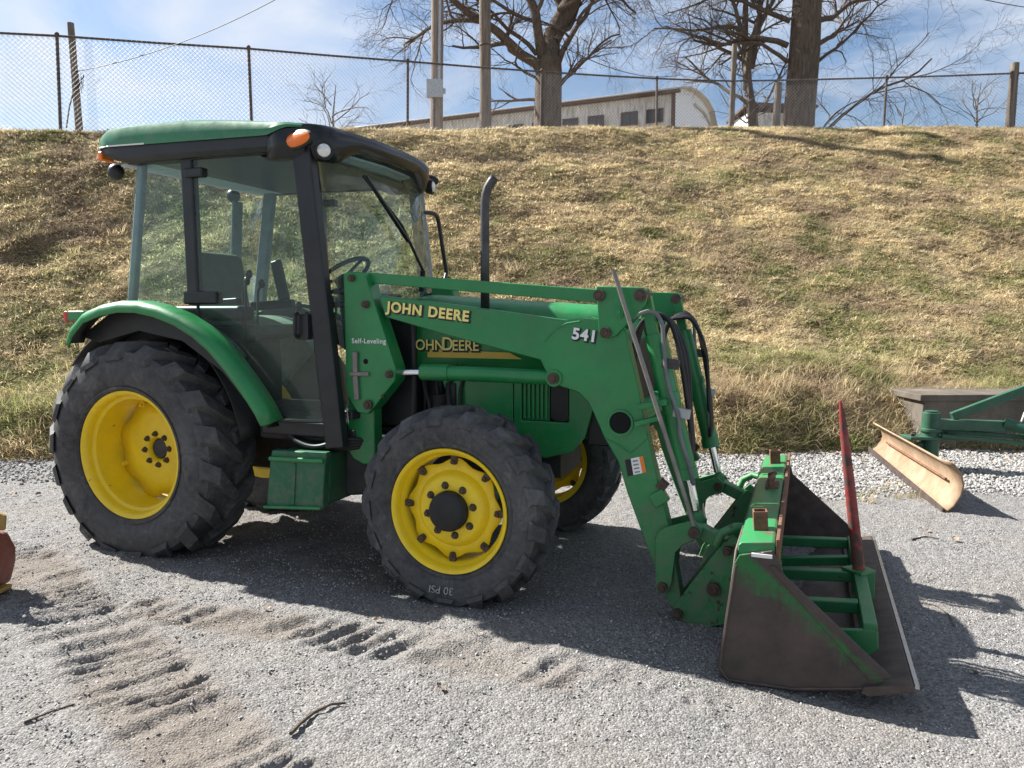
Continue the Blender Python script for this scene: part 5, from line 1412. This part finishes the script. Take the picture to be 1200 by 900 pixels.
# ------------------------------------------------------------------ concrete wall block at the foot of the bank
cw = empty('concrete_wall', (4.62, 8.62, 0)); tag(cw, 'stained concrete block wall at the foot of the bank behind the plough blade', 'wall')
b = MB(); b.prism([(0.0, -0.2), (0.03, 0.625), (3.4, 0.635), (3.4, -0.2)], 0.0, 0.9); b.build('wall_face', M['concrete'], cw, bevel=0.02)
b = MB(); b.prism([(-0.02, 0.56), (-0.02, 0.635), (3.4, 0.645), (3.4, 0.57)], -0.025, 0.88); b.build('wall_coping', M['concrete'], cw, bevel=0.012)

# ------------------------------------------------------------------ rear grader blade lying on the right
def mk_blade():
    t = NT('sun_bleached_rusty_blade')
    a = t.ramp(t.noise(4.0, 8, 0.7, dist=0.6), 0.3, 0.7)
    c = t.mix(a, (0.20, 0.125, 0.075), (0.36, 0.27, 0.18))
    c = t.mix(t.math('MULTIPLY', t.ramp(t.noise(9, 6, 0.7), 0.55, 0.75), 0.5), c, (0.20, 0.10, 0.055))
    t.bump(t.noise(40, 4, 0.7), 0.2, 0.005)
    return t.set(c, 0.7, 0.1, 0.3)
M['blade'] = mk_blade()
M['blade_green'] = paint('faded_green_paint', (0.010, 0.085, 0.045), 0.5, dust_amt=0.25, chips=(0.09, 0.05, 0.035), chip_lo=0.70)
NP, FP = Vector((3.37, 5.86, 0.0)), Vector((3.80, 8.05, 0.03))
gb = empty('grader_blade', NP); tag(gb, 'green tractor grader blade with a sun bleached rusty curved mouldboard', 'grader blade')
ax = (FP - NP).normalized(); nrm = Vector((-ax.y, ax.x, 0)).normalized()        # hollow side faces left
if nrm.x > 0: nrm = -nrm
sec = [(0.00, 0.0), (-0.055, 0.06), (-0.095, 0.14), (-0.110, 0.22), (-0.095, 0.30), (-0.05, 0.375), (-0.015, 0.405)]
grid = []
Lb = (FP - NP).length
for k in range(13):
    t = k / 12
    h = 1.0 - 0.24 * t
    grid.append([tuple(ax * (Lb * t) + nrm * (u * 1.1) + Vector((0, 0, w * h + 0.08 * t - (0.02 if t > 0 else 0.0)))) for u, w in sec])
MB().sheet(grid).build('mouldboard', M['blade'], gb, solid=0.014)
b = MB(); b.bar(tuple(nrm * 0.012 + Vector((0, 0, 0.012))), tuple(ax * Lb + nrm * 0.012 + Vector((0, 0, 0.085))), 0.016, 0.05, (0, 0, 1)); b.build('cutting_edge', M['rust_dark'], gb)
b = MB(); pts = [tuple(ax * (Lb * t) + nrm * -0.085 + Vector((0, 0, 0.215 - 0.01 * t))) for t in (0.12, 0.5, 0.88)]; b.tube(pts, 0.010, 6); b.build('rub_seam', M['rust'], gb)
pc = Vector((4.10, 7.45, 0)) - NP
b = MB(); b.cyl(tuple(pc + Vector((0, 0, 0.13))), tuple(pc + Vector((0, 0, 0.585))), 0.082, 28); b.cyl(tuple(pc + Vector((0, 0, 0.40))), tuple(pc + Vector((0, 0, 0.43))), 0.10, 28)
b.build('pivot_post', M['blade_green'], gb, bevel=0.004)
MB().cyl(tuple(pc + Vector((0, 0, 0.583))), tuple(pc + Vector((0, 0, 0.60))), 0.06, 24).build('post_cap', M['blade_green'], gb)
b = MB(); b.bar(tuple(pc + Vector((-0.26, -0.02, 0.345))), tuple(pc + Vector((0.26, 0.03, 0.33))), 0.03, 0.20, (0, 1, 0)); b.build('swivel_plate', M['blade_green'], gb, bevel=0.005)
for dx, dy in ((-0.20, -0.05), (-0.14, 0.05), (0.16, 0.0)): MB().tube([tuple(pc + Vector((dx, dy, 0.33))), tuple(pc + Vector((dx, dy, 0.385)))], 0.022, 6).build('swivel_bolt', M['pin'], gb)
b = MB(); b.bar(tuple(pc + Vector((-0.05, 0.0, 0.25))), tuple(pc + Vector((-0.20, 0.04, 0.22))), 0.09, 0.06); b.build('blade_bracket', M['blade_green'], gb, bevel=0.01)
pa = pc + Vector((0, 0, 0.44))
def gbar(nm, p, q_, w, d, r=None):
    b = MB()
    if r: b.tube([tuple(p), tuple(q_)], r, 14)
    else: b.bar(tuple(p), tuple(q_), w, d, (0, 0, 1))
    b.build(nm, M['blade_green'], gb, bevel=0 if r else 0.008)
hitch = pc + Vector((1.55, 0.0, 0.36))
gbar('draw_beam', pa + Vector((0.0, 0, 0.03)), pa + Vector((0.72, -0.02, 0.01)), 0.13, 0.10)
gbar('draw_beam', pa + Vector((0.0, 0.05, -0.04)), pa + Vector((1.05, -0.10, -0.10)), 0.05, 0.05)
gbar('draw_beam', pa + Vector((0.05, -0.10, -0.07)), pa + Vector((1.10, -0.20, -0.16)), 0.05, 0.035)
gbar('upper_brace', pa + Vector((0.20, 0.0, 0.10)), pa + Vector((1.5, 0.0, 0.60)), 0.055, 0.085)
gbar('hitch_tube', pa + Vector((0.68, -0.06, 0.05)), pa + Vector((1.35, -0.42, -0.18)), 0, 0, 0.055)
gbar('hitch_post', pa + Vector((0.98, -0.05, -0.05)), pa + Vector((1.20, -0.05, 0.62)), 0.05, 0.16)
b = MB(); b.tube([tuple(pa + Vector((0.86, -0.04, 0.06))), tuple(pa + Vector((0.90, -0.04, 0.18))), tuple(pa + Vector((1.02, -0.04, 0.34)))], 0.011, 8); b.build('lock_handle', M['steel'], gb)

# ------------------------------------------------------------------ tip of a red and yellow implement on the left edge
M['impl_red'] = paint('faded_red_paint', (0.22, 0.055, 0.045), 0.6, dust_amt=0.6, chips=(0.12, 0.07, 0.05), chip_lo=0.60)
M['impl_yellow'] = paint('faded_yellow_paint', (0.42, 0.27, 0.06), 0.6, dust_amt=0.6, chips=(0.12, 0.07, 0.04), chip_lo=0.62)
IX, IY = -2.845, 4.10
im = empty('mower_deck', (IX, IY, 0)); tag(im, 'faded red and yellow implement poking in at the left edge', 'implement')
b = MB(); b.prism([(-0.9, 0.05), (0.02, 0.04), (0.055, 0.16), (0.06, 0.24), (0.02, 0.33), (-0.08, 0.36), (-0.9, 0.40)], -0.15, 0.12); b.build('deck_shell', M['impl_red'], im, bevel=0.02)
b = MB(); b.prism([(-0.30, 0.02), (0.055, 0.02), (0.065, 0.05), (0.05, 0.10), (-0.30, 0.10)], -0.185, -0.155); b.prism([(-0.1, 0.08), (0.02, 0.09), (0.02, 0.15), (-0.1, 0.16)], -0.19, -0.16)
b.box(-0.02, 0.07, -0.19, 0.05, 0.03, 0.055); b.build('skid_shoe', M['impl_yellow'], im, bevel=0.01)
b = MB(); b.prism([(-0.16, 0.33), (0.045, 0.33), (0.055, 0.40), (0.02, 0.475), (-0.04, 0.46), (-0.16, 0.47)], -0.14, -0.11); b.build('bracket', M['impl_yellow'], im, bevel=0.008)
b = MB(); b.prism([(-0.16, 0.35), (0.03, 0.35), (0.04, 0.43), (0.0, 0.455), (-0.16, 0.45)], 0.06, 0.085); b.build('bracket', M['impl_yellow'], im, bevel=0.008)
for x, z, y in ((0.005, 0.435, -0.14), (0.01, 0.365, -0.14), (0.0, 0.06, -0.19)): MB().tube([(x, y - 0.018, z), (x, y + 0.005, z)], 0.018, 6).build('bolt', M['pin'], im)
b = MB(); b.tube([(0.03, -0.12, 0.36), (0.075, -0.12, 0.33), (0.085, -0.12, 0.25), (0.075, -0.13, 0.17), (0.06, -0.14, 0.12)], 0.011, 8); b.build('rubber_strap', M['rubber_hose'], im)

# ------------------------------------------------------------------ fallen twigs on the gravel
def twig(label, P, r, seed):
    q = random.Random(seed)
    zs = [float(ground_z(np.array([x]), np.array([y]))[0][0]) for x, y in P]
    e = empty('fallen_twig', (P[0][0], P[0][1], zs[0])); tag(e, label, 'twig')
    pts = [(x - P[0][0], y - P[0][1], z - zs[0] + r * 1.4) for (x, y), z in zip(P, zs)]
    MB().tube(pts, [r * (1 - 0.5 * k / len(P)) for k in range(len(P))], 6).build('stem', M['bark'], e)
def gp(px, py):
    cp, sp = math.cos(R(5.27)), math.sin(R(5.27)); a, b_ = (px - 600) / 900.0, -(py - 450) / 900.0
    d = (a, cp + b_ * sp, -sp + b_ * cp); t = -CAM_H / d[2]
    return (d[0] * t, d[1] * t)
twig('curved dark twig on the gravel below the front wheel', [gp(*p) for p in ((341, 869), (352, 853), (368, 840), (388, 832), (405, 829))], 0.008, 1)
twig('short dark stick lying in front of the rear tyre', [gp(*p) for p in ((102, 630), (110, 627), (119, 624))], 0.012, 2)
twig('thin dark stick on the gravel near the lower left edge', [gp(*p) for p in ((28, 846), (60, 834), (88, 827))], 0.0045, 3)
twig('thin grey stem lying past the bucket edge', [gp(*p) for p in ((1080, 702), (1098, 706), (1112, 715), (1118, 727))], 0.005, 4)
twig('small dark twig between the bucket and the grader blade', [gp(*p) for p in ((1068, 634), (1085, 630), (1100, 633))], 0.006, 5)
